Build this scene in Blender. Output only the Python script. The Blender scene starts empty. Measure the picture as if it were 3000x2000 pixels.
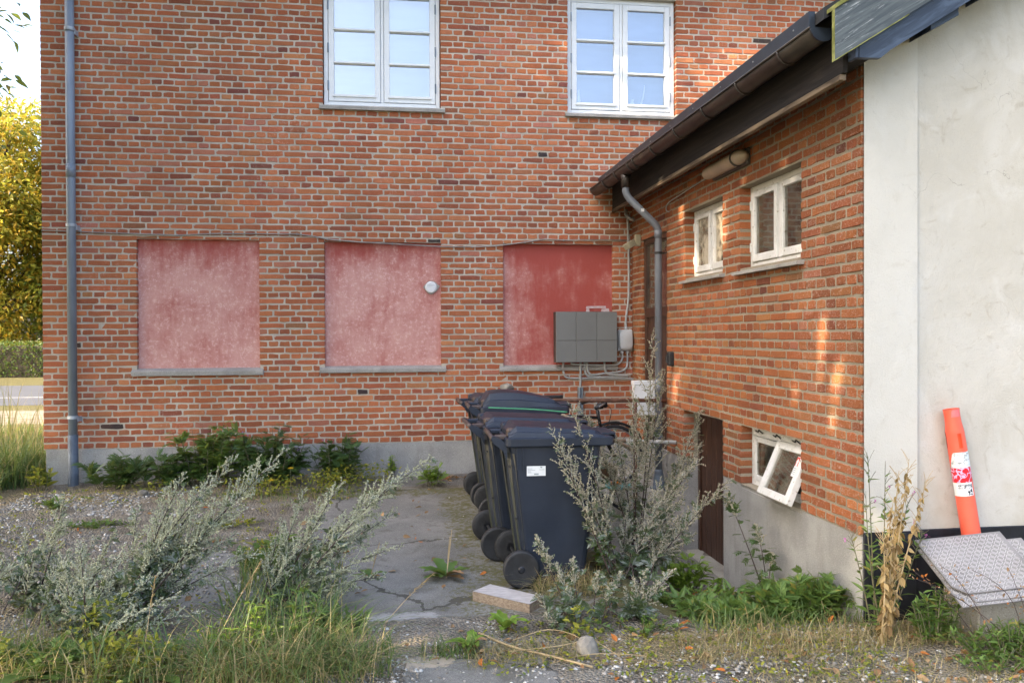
import bpy, bmesh, math, random
import numpy as np
from mathutils import Vector, Matrix

PI = math.pi
rng = np.random.default_rng(11)
random.seed(7)
scene = bpy.context.scene
COL = scene.collection

# ------------------------------------------------------------------ camera
cam = bpy.data.cameras.new('camera')
cam.sensor_width = 36.0
cam.lens = 28.8
cam.clip_start = 0.05
cam.clip_end = 1500.0
cam_o = bpy.data.objects.new('camera', cam)
COL.objects.link(cam_o)
CAM = Vector((0.0, -9.25, 1.62))


def cam_axes(p, y, r):
    f = Vector((math.sin(y)*math.cos(p), math.cos(y)*math.cos(p), -math.sin(p)))
    rt = Vector((math.cos(y), -math.sin(y), 0))
    dn = f.cross(rt)
    c, s = math.cos(r), math.sin(r)
    return c*rt + s*dn, -s*rt + c*dn, f


_r, _d, _f = cam_axes(0.00885, 0.1343, 0.0039)
M = Matrix.Identity(4)
for i in range(3):
    M[i][0], M[i][1], M[i][2], M[i][3] = _r[i], -_d[i], -_f[i], CAM[i]
cam_o.matrix_world = M
scene.camera = cam_o

# ------------------------------------------------------------------ light
SUN_EL = math.radians(35)
SUN_AZ = math.radians(-20)          # low sun left of the yard, a little on the camera's side, behind a row of trees
to_sun = Vector((-math.cos(SUN_EL)*math.cos(SUN_AZ), math.cos(SUN_EL)*math.sin(SUN_AZ), math.sin(SUN_EL)))
world = bpy.data.worlds.new('World')
scene.world = world
world.use_nodes = True
wn = world.node_tree
bg = wn.nodes['Background']
sky = wn.nodes.new('ShaderNodeTexSky')
sky.sky_type = 'NISHITA'
sky.sun_disc = False
sky.sun_elevation = SUN_EL
sky.sun_rotation = math.atan2(to_sun.x, to_sun.y)
sky.altitude = 0
sky.air_density = 1.0
sky.dust_density = 6.0
sky.ozone_density = 1.3
wn.links.new(sky.outputs['Color'], bg.inputs['Color'])
bg.inputs['Strength'].default_value = 0.15
sun = bpy.data.lights.new('sun', 'SUN')
sun.energy = 2.6
sun.angle = math.radians(0.5)
sun.color = (1.0, 0.80, 0.55)
sun_o = bpy.data.objects.new('sun', sun)
sun_o.rotation_euler = to_sun.to_track_quat('Z', 'Y').to_euler()
COL.objects.link(sun_o)
scene.view_settings.view_transform = 'Standard'
scene.view_settings.look = 'None'
scene.view_settings.exposure = 2.42
scene.view_settings.gamma = 1.0
scene.view_settings.use_curve_mapping = False
scene.render.engine = 'CYCLES'
scene.cycles.max_bounces = 6
scene.cycles.transparent_max_bounces = 8


# ------------------------------------------------------------------ materials
class NB:
    def __init__(s, name):
        s.m = bpy.data.materials.new(name)
        s.m.use_nodes = True
        s.t = s.m.node_tree
        s.p = s.t.nodes['Principled BSDF']
        s.out = s.t.nodes['Material Output']

    def n(s, typ, **kw):
        nd = s.t.nodes.new('ShaderNode' + typ)
        for k, v in kw.items():
            if k.startswith('_'):
                setattr(nd, k[1:], v)
            else:
                key = int(k[1:]) if k[0] == 'i' and k[1:].isdigit() else k.replace('__', ' ')
                s.set(nd.inputs[key], v)
        return nd

    def set(s, sock, v):
        if hasattr(v, 'is_output') or isinstance(v, bpy.types.NodeSocket):
            s.t.links.new(v, sock)
        else:
            if isinstance(v, tuple) and len(v) == 3 and sock.type == 'RGBA':
                v = (*v, 1)
            sock.default_value = v

    def co(s, kind='Object'):
        return s.n('TexCoord').outputs[kind]

    def pos(s):
        return s.n('NewGeometry').outputs['Position']

    def noise(s, scale, vec=None, detail=3, rough=0.55, dist=0):
        nd = s.n('TexNoise', Scale=scale, Detail=detail, Roughness=rough, Distortion=dist)
        s.set(nd.inputs['Vector'], vec if vec is not None else s.pos())
        return nd.outputs['Fac']

    def ramp(s, fac, a, b):
        nd = s.n('MapRange', i0=fac, i1=a, i2=b)
        nd.interpolation_type = 'SMOOTHSTEP'
        return nd.outputs[0]

    def mix(s, fac, a, b, mode='MIX'):
        nd = s.t.nodes.new('ShaderNodeMix')
        nd.data_type = 'RGBA'
        nd.blend_type = mode
        s.set(nd.inputs[0], fac)
        s.set(nd.inputs[6], a)
        s.set(nd.inputs[7], b)
        return nd.outputs[2]

    def math(s, op, a, b=0.0):
        nd = s.n('Math', _operation=op)
        s.set(nd.inputs[0], a)
        s.set(nd.inputs[1], b)
        return nd.outputs[0]

    def stretch(s, sc, vec=None):
        nd = s.n('Mapping')
        s.set(nd.inputs['Vector'], vec if vec is not None else s.pos())
        nd.inputs['Scale'].default_value = sc
        return nd.outputs[0]

    def bump(s, h, dist=0.003, st=0.6):
        nd = s.n('Bump', Strength=st, Distance=dist, Height=h)
        s.set(s.p.inputs['Normal'], nd.outputs[0])

    def base(s, v):
        s.set(s.p.inputs['Base Color'], v)

    def rough(s, v):
        s.set(s.p.inputs['Roughness'], v)


def plain(name, c, rough=0.6, metal=0.0, var=0.15, scale=12, bump=0.0, c2=None, sm=(1, 1, 1), spec=0.5):
    b = NB(name)
    v = b.stretch(sm)
    f = b.ramp(b.noise(scale, v, 4), 0.3, 0.7)
    hi = c2 if c2 else tuple(min(1, k*(1+var)) for k in c)
    lo = c if c2 else tuple(k*(1-var) for k in c)
    b.base(b.mix(f, lo, hi))
    b.rough(rough)
    b.p.inputs['Metallic'].default_value = metal
    b.p.inputs['Specular IOR Level'].default_value = spec
    if bump:
        b.bump(b.noise(scale*6, v, 4), bump)
    return b.m


def leafy(name, c, c2, rough=0.5, trans=0.35, c3=None, p3=0.0):
    b = NB(name)
    r = b.n('NewGeometry').outputs['Random Per Island']
    col = b.mix(r, c, c2)
    if c3:
        r2 = b.math('FRACT', b.math('MULTIPLY', r, 37.7))
        col = b.mix(b.math('LESS_THAN', r2, p3), col, c3)
    col = b.mix(b.math('MULTIPLY', b.noise(25, None, 2), 0.35), col, (0.02, 0.03, 0.01))
    b.base(col)
    b.rough(rough)
    b.p.inputs['Specular IOR Level'].default_value = 0.35
    if trans:
        tr = b.n('BsdfTranslucent')
        b.set(tr.inputs['Color'], b.mix(0.35, col, (0.55, 0.6, 0.1)))
        mx = b.n('MixShader', i0=trans)
        b.t.links.new(b.p.outputs[0], mx.inputs[1])
        b.t.links.new(tr.outputs[0], mx.inputs[2])
        b.t.links.new(mx.outputs[0], b.out.inputs[0])
    return b.m


def brick_mat(name, stuff):
    b = NB(name)
    if stuff:
        c = b.n('Attribute', _attribute_name='bcol').outputs['Color']
        rv = b.n('NewGeometry').outputs['Random Per Island']
    else:
        oi = b.n('ObjectInfo')
        c = oi.outputs['Color']
        rv = oi.outputs['Random']
    P = b.pos()
    n1 = b.noise(22, P, 5, 0.6)
    col = b.mix(b.ramp(n1, 0.35, 0.75), b.mix(0.5, c, (0.05, 0.025, 0.02), 'MIX'), b.mix(0.12, c, (0.7, 0.4, 0.25)))
    col = b.mix(b.ramp(n1, 0.2, 0.45), col, b.mix(0.25, col, c))
    col = b.mix(0.72, col, c)
    # small dark pits and pale lime crumbs
    n2 = b.noise(160, P, 2)
    col = b.mix(b.ramp(n2, 0.66, 0.74), col, (0.07, 0.035, 0.03))
    n3 = b.noise(90, P, 3)
    col = b.mix(b.math('MULTIPLY', b.ramp(n3, 0.66, 0.73), 0.55), col, (0.55, 0.47, 0.4))
    # lime bloom in broad patches
    n4 = b.math('MULTIPLY', b.ramp(b.noise(1.1, P, 3), 0.52, 0.72), b.ramp(b.noise(30, P, 5, 0.7), 0.5, 0.72))
    col = b.mix(b.math('MULTIPLY', n4, 0.5), col, (0.6, 0.46, 0.4))
    vv = b.ramp(b.noise(0.55, P, 3, 0.6), 0.3, 0.7)
    col = b.mix(1.0, col, b.mix(vv, (0.92, 0.92, 0.92), (1.20, 1.19, 1.17)), 'MULTIPLY')
    # scratched lime smears near the free corner of the side building
    sx = b.n('SeparateXYZ', Vector=P)
    near = b.ramp(sx.outputs['Y'], -3.75, -4.5)
    st = b.ramp(b.noise(38, b.stretch((1, 1, 1.6)), 6, 0.75, 1.5), 0.54, 0.64)
    on = b.math('MULTIPLY', near, b.ramp(sx.outputs['X'], 2.3, 2.5))
    col = b.mix(b.math('MULTIPLY', b.math('MULTIPLY', on, st), 0.5), col, (0.6, 0.5, 0.44))
    big = b.math('ADD', b.noise(0.8, P, 5, 0.65), b.math('MULTIPLY', b.noise(2.6, b.stretch((1.6, 1.6, 0.5)), 4), 0.5))
    col = b.mix(b.math('MULTIPLY', b.ramp(big, 0.72, 1.0), 0.3), col, (0.17, 0.08, 0.055))
    b.base(col)
    b.rough(0.9)
    b.p.inputs['Specular IOR Level'].default_value = 0.2
    b.bump(b.math('ADD', b.noise(70, P, 5, 0.65), b.math('MULTIPLY', b.noise(14, P, 2), 0.8)), 0.006, 0.8)
    return b.m


def mortar_mat(name='mortar', k=1.0):
    b = NB(name)
    P = b.pos()
    f = b.ramp(b.noise(3.0, P, 4), 0.3, 0.7)
    col = b.mix(f, (0.44, 0.395, 0.325), (0.555, 0.51, 0.435))
    col = b.mix(b.math('MULTIPLY', b.ramp(b.noise(1.0, b.stretch((1.3, 1.3, .7)), 5, .65), 0.5, 0.7), 0.5), col, (0.29, 0.25, 0.20))
    col = b.mix(b.ramp(b.noise(120, P, 3), 0.58, 0.72), col, (0.24, 0.20, 0.16))
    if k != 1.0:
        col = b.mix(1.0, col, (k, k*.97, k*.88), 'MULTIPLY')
    b.base(col)
    b.rough(0.95)
    b.p.inputs['Specular IOR Level'].default_value = 0.15
    b.bump(b.noise(150, P, 4, 0.7), 0.005, 0.9)
    return b.m


def render_mat(name, red, lift=1.0):
    """old limewashed plaster: rust red in the blind windows, off-white on the gable"""
    b = NB(name)
    P = b.pos()
    z = b.n('SeparateXYZ', Vector=P).outputs['Z']
    if red:
        deep, pale = (0.38, 0.085, 0.07), (0.62, 0.34, 0.30)
        wear = b.math('ADD', b.noise(2.2, P, 5, 0.65), b.math('MULTIPLY', b.noise(8, b.stretch((1.5, 1, 0.25)), 5, .65), 0.5))
        wear = b.math('SUBTRACT', wear, b.math('MULTIPLY', b.ramp(z, 2.25, 2.66), 0.30))
        wear = b.math('SUBTRACT', wear, b.math('MULTIPLY', b.ramp(b.n('SeparateXYZ', Vector=P).outputs['X'], 0.75, 1.9), 0.36))
        col = b.mix(b.ramp(wear, 0.29, 0.92), deep, pale)
        fine = b.noise(30, P, 6, 0.8)
        col = b.mix(b.math('MULTIPLY', b.ramp(fine, 0.48, 0.68), b.ramp(wear, 0.35, 0.8)), col, (0.74, 0.50, 0.46))
        col = b.mix(b.math('MULTIPLY', b.ramp(b.noise(55, b.stretch((1, 1, 0.7)), 5, 0.8), 0.56, 0.7), 0.55), col, (0.42, 0.11, 0.09))
        col = b.mix(b.math('MULTIPLY', b.ramp(b.noise(30, b.stretch((3, 1, 0.4)), 5), 0.62, 0.75), 0.5), col, deep)
    else:
        col = b.mix(b.ramp(b.noise(1.6, P, 6, 0.62, 0.8), 0.35, 0.7), (0.545, 0.53, 0.48), (0.48, 0.46, 0.40))
        col = b.mix(b.math('MULTIPLY', b.ramp(b.noise(2.7, P, 6, 0.6, 1.2), 0.5, 0.68), 0.5), col, (0.59, 0.585, 0.55))
        col = b.mix(b.math('MULTIPLY', b.ramp(b.noise(4.5, P, 5, 0.65, 2.2), 0.56, 0.72), 0.55), col, (0.38, 0.34, 0.27))
        stain = b.math('MULTIPLY', b.ramp(z, 1.3, 0.45), b.ramp(b.noise(3.1, P, 4), 0.4, 0.7))
        col = b.mix(b.math('MULTIPLY', stain, 0.55), col, (0.40, 0.345, 0.26))
        col = b.mix(b.math('MULTIPLY', b.ramp(b.noise(140, P, 3), 0.62, 0.72), 0.35), col, (0.3, 0.29, 0.26))
        v = b.n('TexVoronoi', _feature='DISTANCE_TO_EDGE', Scale=1.3)
        b.set(v.inputs['Vector'], b.mix(0.25, P, b.n('TexNoise', Scale=4.0, Detail=4.0, Vector=P).outputs['Color']))
        crack = b.math('MULTIPLY', b.math('LESS_THAN', v.outputs['Distance'], 0.0009), b.ramp(b.noise(1.9, P, 2), 0.52, 0.6))
        col = b.mix(b.math('MULTIPLY', crack, 0.45), col, (0.16, 0.15, 0.13))
        if lift != 1.0:
            col = b.mix(0.55, col, (0.60, 0.595, 0.55))
    b.base(col)
    b.rough(0.93)
    b.p.inputs['Specular IOR Level'].default_value = 0.2
    b.bump(b.math('ADD', b.noise(110, P, 4, 0.7), b.math('MULTIPLY', b.noise(9, P, 5), 2.0)), 0.004, 0.8)
    return b.m


def concrete_mat(name, a, c, speck=True):
    b = NB(name)
    P = b.pos()
    col = b.mix(b.ramp(b.noise(2.5, P, 5, 0.6), 0.3, 0.7), a, c)
    col = b.mix(b.math('MULTIPLY', b.ramp(b.noise(5, b.stretch((2, 2, 0.4)), 4), 0.5, 0.75), 0.35), col, (0.2, 0.19, 0.165))
    if speck:
        col = b.mix(b.ramp(b.noise(170, P, 2), 0.6, 0.68), col, (0.16, 0.155, 0.14))
        col = b.mix(b.ramp(b.noise(140, b.stretch((1, 1.1, 1.2)), 2), 0.64, 0.7), col, (0.62, 0.6, 0.56))
    b.base(col)
    b.rough(0.9)
    b.bump(b.noise(120, P, 4, 0.7), 0.005, 0.7)
    return b.m


def wood_mat(name, a, c, sm, rough=0.6, weather=None, rot=0.0):
    b = NB(name)
    P = b.pos()
    pre = b.n('Mapping')
    b.set(pre.inputs['Vector'], P)
    pre.inputs['Rotation'].default_value = (0, rot, 0)
    v = b.stretch(sm, pre.outputs[0])
    f = b.noise(9, v, 5, 0.6, 0.6)
    col = b.mix(b.ramp(f, 0.35, 0.65), a, c)
    if weather:
        col = b.mix(b.math('MULTIPLY', b.ramp(b.noise(14, v, 5, 0.7, 1.0), 0.56, 0.66), b.ramp(b.noise(3, P, 3), 0.4, 0.65)), col, weather)
    b.base(col)
    b.rough(rough)
    b.bump(b.noise(30, v, 4), 0.003, 0.6)
    return b.m


def peel_mat():
    b = NB('peeling_white_paint')
    P = b.pos()
    col = b.mix(b.ramp(b.noise(6, P, 4), 0.35, 0.7), (0.62, 0.625, 0.60), (0.73, 0.735, 0.72))
    col = b.mix(b.ramp(b.noise(34, P, 5, 0.7), 0.60, 0.66), col, (0.30, 0.26, 0.19))
    b.base(col)
    b.rough(0.6)
    b.bump(b.noise(34, P, 5, 0.7), 0.003, 0.5)
    return b.m


def glass_mat(name, refl, tint=(0.9, 0.95, 1.0), dirty=0.0):
    b = NB(name)
    t = b.t
    g = b.n('BsdfGlossy', Roughness=0.02)
    g.inputs['Color'].default_value = (1, 1, 1, 1)
    tr = b.n('BsdfTransparent')
    tr.inputs['Color'].default_value = (*tint, 1)
    fr = b.n('Fresnel', IOR=1.5)
    f = b.math('ADD', fr.outputs[0], refl)
    mx = b.n('MixShader', i0=f)
    t.links.new(tr.outputs[0], mx.inputs[1])
    t.links.new(g.outputs[0], mx.inputs[2])
    last = mx
    if dirty:
        d = b.n('BsdfDiffuse')
        d.inputs['Color'].default_value = (0.42, 0.38, 0.30, 1)
        m2 = b.n('MixShader', i0=b.math('MULTIPLY', b.ramp(b.noise(7, None, 5, 0.7), 0.3, 0.75), dirty))
        t.links.new(mx.outputs[0], m2.inputs[1])
        t.links.new(d.outputs[0], m2.inputs[2])
        last = m2
    t.links.new(last.outputs[0], b.out.inputs[0])
    return b.m


def ground_mat():
    b = NB('yard_ground')
    P = b.pos()

    def at(nm):
        return b.n('Attribute', _attribute_name=nm).outputs['Fac']
    brk = b.math('SUBTRACT', b.noise(7, P, 5, 0.7), 0.5)
    brk2 = b.math('SUBTRACT', b.noise(30, P, 4, 0.7), 0.5)
    jit = b.math('ADD', b.math('MULTIPLY', brk, 0.9), b.math('MULTIPLY', brk2, 0.5))

    def mask(nm, lo=0.42, hi=0.58):
        return b.ramp(b.math('ADD', at(nm), jit), lo, hi)
    # soil and gravel
    soil = b.mix(b.ramp(b.noise(5, P, 5), 0.3, 0.7), (0.25, 0.215, 0.165), (0.41, 0.37, 0.30))
    vor = b.n('TexVoronoi', Scale=55.0)
    b.set(vor.inputs['Vector'], P)
    stone = b.mix(b.n('SeparateXYZ', Vector=vor.outputs['Color']).outputs[0], (0.28, 0.26, 0.235), (0.58, 0.56, 0.52))
    stone = b.mix(b.math('GREATER_THAN', b.n('SeparateXYZ', Vector=vor.outputs['Color']).outputs[1], 0.8), stone, (0.70, 0.68, 0.65))
    stone = b.mix(b.ramp(vor.outputs['Distance'], 0.008, 0.014), stone, soil)
    grav = b.mix(b.ramp(b.math('ADD', b.noise(1.8, P, 5), brk2), 0.38, 0.62), soil, stone)
    # dry straw thatch
    straw = b.mix(b.noise(60, b.stretch((1, 4, 1)), 5), (0.26, 0.20, 0.11), (0.54, 0.44, 0.28))
    col = b.mix(mask('gravel'), soil, grav)
    col = b.mix(mask('straw', 0.45, 0.65), col, straw)
    # asphalt
    asp = b.mix(b.ramp(b.noise(1.7, P, 5, 0.6), 0.3, 0.7), (0.165, 0.16, 0.142), (0.265, 0.255, 0.228))
    asp = b.mix(b.ramp(b.noise(220, P, 2), 0.58, 0.66), asp, (0.36, 0.35, 0.32))
    asp = b.mix(b.ramp(b.noise(190, b.stretch((1.2, 1, 1)), 2), 0.6, 0.68), asp, (0.06, 0.058, 0.05))
    asp = b.mix(b.math('MULTIPLY', b.ramp(b.noise(0.9, P, 5, .65), 0.55, 0.75), 0.4), asp, (0.31, 0.30, 0.28))
    asp = b.mix(b.math('MULTIPLY', b.ramp(b.noise(3.5, P, 5, .7), 0.52, 0.66), 0.5), asp, (0.10, 0.093, 0.07))
    asp = b.mix(b.math('MULTIPLY', b.ramp(b.noise(60, P, 3, .7), 0.60, 0.70), 0.6), asp, (0.40, 0.385, 0.355))
    cv = b.n('TexVoronoi', _feature='DISTANCE_TO_EDGE', Scale=0.75)
    b.set(cv.inputs['Vector'], b.mix(0.3, P, b.n('TexNoise', Scale=3.0, Detail=5.0, Vector=P).outputs['Color']))
    asp = b.mix(b.math('MULTIPLY', b.math('LESS_THAN', cv.outputs['Distance'], 0.006), 0.7), asp, (0.05, 0.045, 0.03))
    asp = b.mix(b.math('MULTIPLY', mask('dust', 0.5, 0.75), 0.8), asp, (0.46, 0.44, 0.41))
    mossc = b.mix(b.noise(60, P, 3), (0.06, 0.058, 0.012), (0.17, 0.15, 0.035))
    asp = b.mix(b.math('MULTIPLY', b.ramp(b.math('ADD', at('moss'), b.math('ADD', jit, brk2)), 0.4, 0.7), 0.8), asp, mossc)
    am = mask('asphalt')
    col = b.mix(am, col, asp)
    # pale concrete apron, sandy patch, grass soil
    con = b.mix(b.ramp(b.noise(3, P, 5), 0.3, 0.7), (0.27, 0.255, 0.22), (0.38, 0.36, 0.32))
    con = b.mix(b.ramp(b.noise(170, P, 2), 0.6, 0.68), con, (0.16, 0.15, 0.13))
    col = b.mix(mask('apron'), col, con)
    sand = b.mix(b.noise(90, P, 4), (0.36, 0.29, 0.21), (0.56, 0.48, 0.37))
    col = b.mix(mask('sand'), col, sand)
    col = b.mix(mask('lawn'), col, b.mix(b.noise(9, P, 5), (0.075, 0.085, 0.03), (0.24, 0.20, 0.09)))
    b.base(col)
    b.rough(0.92)
    b.p.inputs['Specular IOR Level'].default_value = 0.2
    h = b.math('ADD', b.math('MULTIPLY', b.math('MULTIPLY', vor.outputs['Distance'], -18.0), b.math('SUBTRACT', 1.0, am)), b.math('MULTIPLY', b.noise(130, P, 4, 0.7), 1.0))
    b.bump(h, 0.006, 0.8)
    return b.m


MAT = {}
MAT['brick'] = brick_mat('brick_single', False)
MAT['brick_s'] = brick_mat('brick_many', True)
MAT['mortar'] = mortar_mat()
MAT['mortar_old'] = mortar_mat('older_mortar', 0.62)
MAT['red'] = render_mat('red_limewash', True)
MAT['white'] = render_mat('white_plaster', False)
MAT['pier'] = render_mat('fresher_white_plaster', False, 1.1)
MAT['plinth'] = concrete_mat('plinth_concrete', (0.28, 0.278, 0.268), (0.39, 0.388, 0.372))
MAT['sill'] = concrete_mat('sill_concrete', (0.27, 0.26, 0.235), (0.40, 0.385, 0.355))
MAT['slab'] = concrete_mat('landing_concrete', (0.30, 0.285, 0.24), (0.42, 0.40, 0.35))
MAT['black'] = plain('black_tar_paint', (0.012, 0.014, 0.02), 0.5, var=0.5, scale=8, bump=0.003)
MAT['winwhite'] = plain('white_window_paint', (0.74, 0.78, 0.80), 0.35, var=0.03)
MAT['peel'] = peel_mat()
MAT['hinge'] = plain('grey_hinge_metal', (0.22, 0.27, 0.32), 0.4, 0.6)
MAT['seal'] = plain('dark_seal', (0.05, 0.06, 0.07), 0.6)
MAT['blind_sky_w'] = plain('sky_tinted_blind', (0.44, 0.52, 0.64), 0.8, var=0.12, scale=1.6, sm=(.5, 1, 2.5))  # blind tinted blue; sky reflection and its streaks are put into the colour
MAT['sky_panel_b'] = plain('sky_blue_panel', (0.22, 0.29, 0.49), 0.8, var=0.14, scale=1.6, sm=(.5, 1, 2.0))  # panel added behind the panes; its blue paints the reflected sky
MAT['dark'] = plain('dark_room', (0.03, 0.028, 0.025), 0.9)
MAT['curtain'] = plain('net_curtain', (0.16, 0.155, 0.135), 0.9, var=0.3, scale=6, sm=(1, 6, 0.4))
MAT['glass'] = glass_mat('window_glass', 0.16)
MAT['oldglass'] = glass_mat('dusty_glass', 0.06, (0.8, 0.8, 0.78), 0.22)
MAT['frost'] = glass_mat('frosted_glass', 0.02, (0.8, 0.78, 0.7), 1.6)
MAT['zinc'] = plain('painted_downpipe', (0.20, 0.24, 0.29), 0.42, var=0.14, scale=5, sm=(2, 2, 0.6))
MAT['zincdk'] = plain('cast_iron_pipe', (0.085, 0.11, 0.14), 0.5, var=0.3, scale=9, bump=0.002)
MAT['clip'] = plain('pale_bracket', (0.40, 0.44, 0.48), 0.5, 0.2)
MAT['pipe2'] = plain('dark_grey_downpipe', (0.16, 0.18, 0.21), 0.4, var=0.2, scale=5, sm=(2, 2, 0.6))
MAT['gutter'] = plain('brown_gutter', (0.022, 0.017, 0.015), 0.45, c2=(0.045, 0.036, 0.029), scale=7, spec=0.55)
MAT['edge'] = plain('blue_black_roof_edge', (0.018, 0.026, 0.038), 0.4, var=0.2, spec=0.6)
MAT['felt'] = plain('roof_felt', (0.02, 0.022, 0.026), 0.9, bump=0.003)
MAT['tarwood'] = wood_mat('tarred_board', (0.006, 0.005, 0.005), (0.018, 0.014, 0.013), (1, 0.15, 3), 0.9)
MAT['rawwood'] = wood_mat('worn_fascia', (0.05, 0.035, 0.022), (0.20, 0.15, 0.10), (1, 0.2, 2.0), 0.7)
MAT['bluewood'] = wood_mat('blue_black_board', (0.018, 0.028, 0.05), (0.055, 0.08, 0.125), (0.4, 1, 3.0), 0.45, (0.02, 0.025, 0.035), 0.555)
MAT['greywood'] = wood_mat('weathered_board', (0.045, 0.058, 0.066), (0.10, 0.12, 0.125), (0.35, 1, 4.5), 0.6, (0.50, 0.52, 0.53), 0.555)
MAT['mossy'] = plain('algae_end_grain', (0.13, 0.14, 0.03), 0.85, c2=(0.30, 0.31, 0.10), scale=18, bump=0.002)
MAT['browndoor'] = wood_mat('brown_door_paint', (0.040, 0.018, 0.011), (0.075, 0.034, 0.02), (1, 6, 0.35), 0.45)
MAT['lamp'] = plain('yellowed_lamp_glass', (0.40, 0.33, 0.25), 0.3, var=0.15, scale=6)
MAT['lampbase'] = plain('dirty_lamp_base', (0.06, 0.055, 0.05), 0.6)
MAT['cream'] = plain('yellowed_plastic', (0.36, 0.34, 0.24), 0.5)
MAT['cabinet'] = plain('grey_cabinet', (0.165, 0.172, 0.168), 0.5, var=0.05, scale=3)
MAT['cabside'] = plain('rusty_brown_side', (0.055, 0.04, 0.035), 0.6)
MAT['plastic'] = plain('light_grey_plastic', (0.50, 0.53, 0.545), 0.4, var=0.05)
MAT['conduit'] = plain('grey_conduit', (0.38, 0.39, 0.385), 0.45, var=0.1)
MAT['cable'] = plain('weathered_cable', (0.26, 0.25, 0.235), 0.6, var=0.3, scale=5)
MAT['whitemetal'] = plain('white_box_enamel', (0.72, 0.74, 0.75), 0.4, var=0.06)
MAT['grille'] = plain('white_vent', (0.68, 0.70, 0.72), 0.4, var=0.05)
MAT['bin'] = None
MAT['rubber'] = plain('black_rubber', (0.020, 0.021, 0.023), 0.6, var=0.3, scale=20)
MAT['hub'] = plain('black_wheel_plastic', (0.016, 0.019, 0.026), 0.42, var=0.25, scale=8)
MAT['label'] = plain('white_label', (0.74, 0.77, 0.78), 0.5, var=0.02)
MAT['print'] = plain('grey_print', (0.33, 0.37, 0.38), 0.6)
MAT['ink'] = plain('black_print', (0.015, 0.017, 0.03), 0.6)
MAT['redprint'] = plain('red_print', (0.60, 0.03, 0.025), 0.5)
MAT['orange'] = plain('faded_orange_plastic', (0.80, 0.105, 0.055), 0.45, c2=(0.83, 0.14, 0.085), scale=3)
MAT['pinktop'] = plain('sun_bleached_top', (0.78, 0.13, 0.13), 0.5, c2=(0.82, 0.20, 0.21), scale=9)
MAT['orangein'] = plain('orange_inside', (0.70, 0.06, 0.01), 0.5)
MAT['stone'] = plain('grey_stone', (0.15, 0.135, 0.11), 0.9, c2=(0.28, 0.255, 0.21), scale=14, bump=0.006)
MAT['plank'] = wood_mat('grey_timber', (0.40, 0.37, 0.35), (0.55, 0.52, 0.50), (1.5, 8, 3), 0.8)
MAT['plankside'] = wood_mat('brown_timber', (0.20, 0.15, 0.105), (0.32, 0.25, 0.18), (1.5, 8, 8), 0.8)
MAT['rust'] = plain('rusty_tube', (0.075, 0.032, 0.018), 0.7, c2=(0.17, 0.085, 0.05), scale=24, bump=0.002)
MAT['ochre'] = plain('flaked_ochre_tube', (0.25, 0.17, 0.10), 0.65, c2=(0.38, 0.31, 0.22), scale=16)
MAT['greypipe'] = plain('grey_flaked_tube', (0.36, 0.37, 0.36), 0.6, c2=(0.55, 0.56, 0.55), scale=16)
MAT['bikeblack'] = plain('black_bicycle_paint', (0.012, 0.012, 0.013), 0.35)
MAT['chrome'] = plain('dull_steel', (0.35, 0.35, 0.34), 0.35, 0.8)
MAT['bowl'] = plain('brown_plastic_bowl', (0.13, 0.075, 0.035), 0.5)
MAT['orangebit'] = plain('orange_rag', (0.75, 0.22, 0.01), 0.6)
MAT['teal'] = plain('teal_dish', (0.12, 0.36, 0.34), 0.4)
MAT['road'] = plain('road_asphalt', (0.055, 0.058, 0.068), 0.8, var=0.1, scale=1.5)
MAT['roadline'] = plain('road_paint', (0.32, 0.32, 0.32), 0.7)
MAT['bark'] = plain('tree_bark', (0.07, 0.055, 0.04), 0.9, var=0.4, scale=12, bump=0.01)
MAT['paletwig'] = plain('silvery_twig', (0.36, 0.37, 0.28), 0.8, c2=(0.52, 0.52, 0.43), scale=9)
MAT['stalk'] = plain('plant_stem', (0.085, 0.10, 0.05), 0.7, c2=(0.15, 0.13, 0.08), scale=9)
MAT['darkstalk'] = plain('dark_red_stem', (0.035, 0.022, 0.022), 0.6, c2=(0.09, 0.06, 0.05), scale=9)
MAT['drystalk'] = plain('dry_stem', (0.33, 0.24, 0.12), 0.8, c2=(0.48, 0.37, 0.21), scale=9)
MAT['lf_mug'] = leafy('mugwort_leaf', (0.075, 0.125, 0.06), (0.14, 0.195, 0.105), 0.55, 0.25, (0.30, 0.34, 0.30), 0.28)
MAT['fl_mug'] = leafy('mugwort_floret', (0.50, 0.52, 0.33), (0.70, 0.71, 0.52), 0.85, 0.2, (0.34, 0.35, 0.23), 0.25)
MAT['fl_tan'] = leafy('tan_floret', (0.42, 0.37, 0.25), (0.58, 0.53, 0.41), 0.85, 0.15, (0.17, 0.19, 0.10), 0.25)
MAT['lf_dark'] = leafy('dark_green_leaf', (0.040, 0.095, 0.028), (0.085, 0.165, 0.045), 0.4, 0.25)
MAT['lf_mid'] = leafy('mid_green_leaf', (0.085, 0.175, 0.04), (0.165, 0.265, 0.06), 0.45, 0.3, (0.30, 0.27, 0.06), 0.05)
MAT['lf_light'] = leafy('fresh_green_leaf', (0.17, 0.31, 0.035), (0.27, 0.41, 0.06), 0.4, 0.35)
MAT['lf_yel'] = leafy('yellow_green_leaf', (0.25, 0.27, 0.03), (0.42, 0.40, 0.05), 0.5, 0.35, (0.12, 0.18, 0.03), 0.3)
MAT['lf_dry'] = leafy('dead_leaf', (0.36, 0.23, 0.09), (0.56, 0.41, 0.20), 0.8, 0.25, (0.20, 0.12, 0.05), 0.2)
MAT['lf_litter'] = leafy('leaf_litter', (0.22, 0.10, 0.04), (0.45, 0.29, 0.15), 0.8, 0.1, (0.50, 0.16, 0.03), 0.15)
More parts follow.
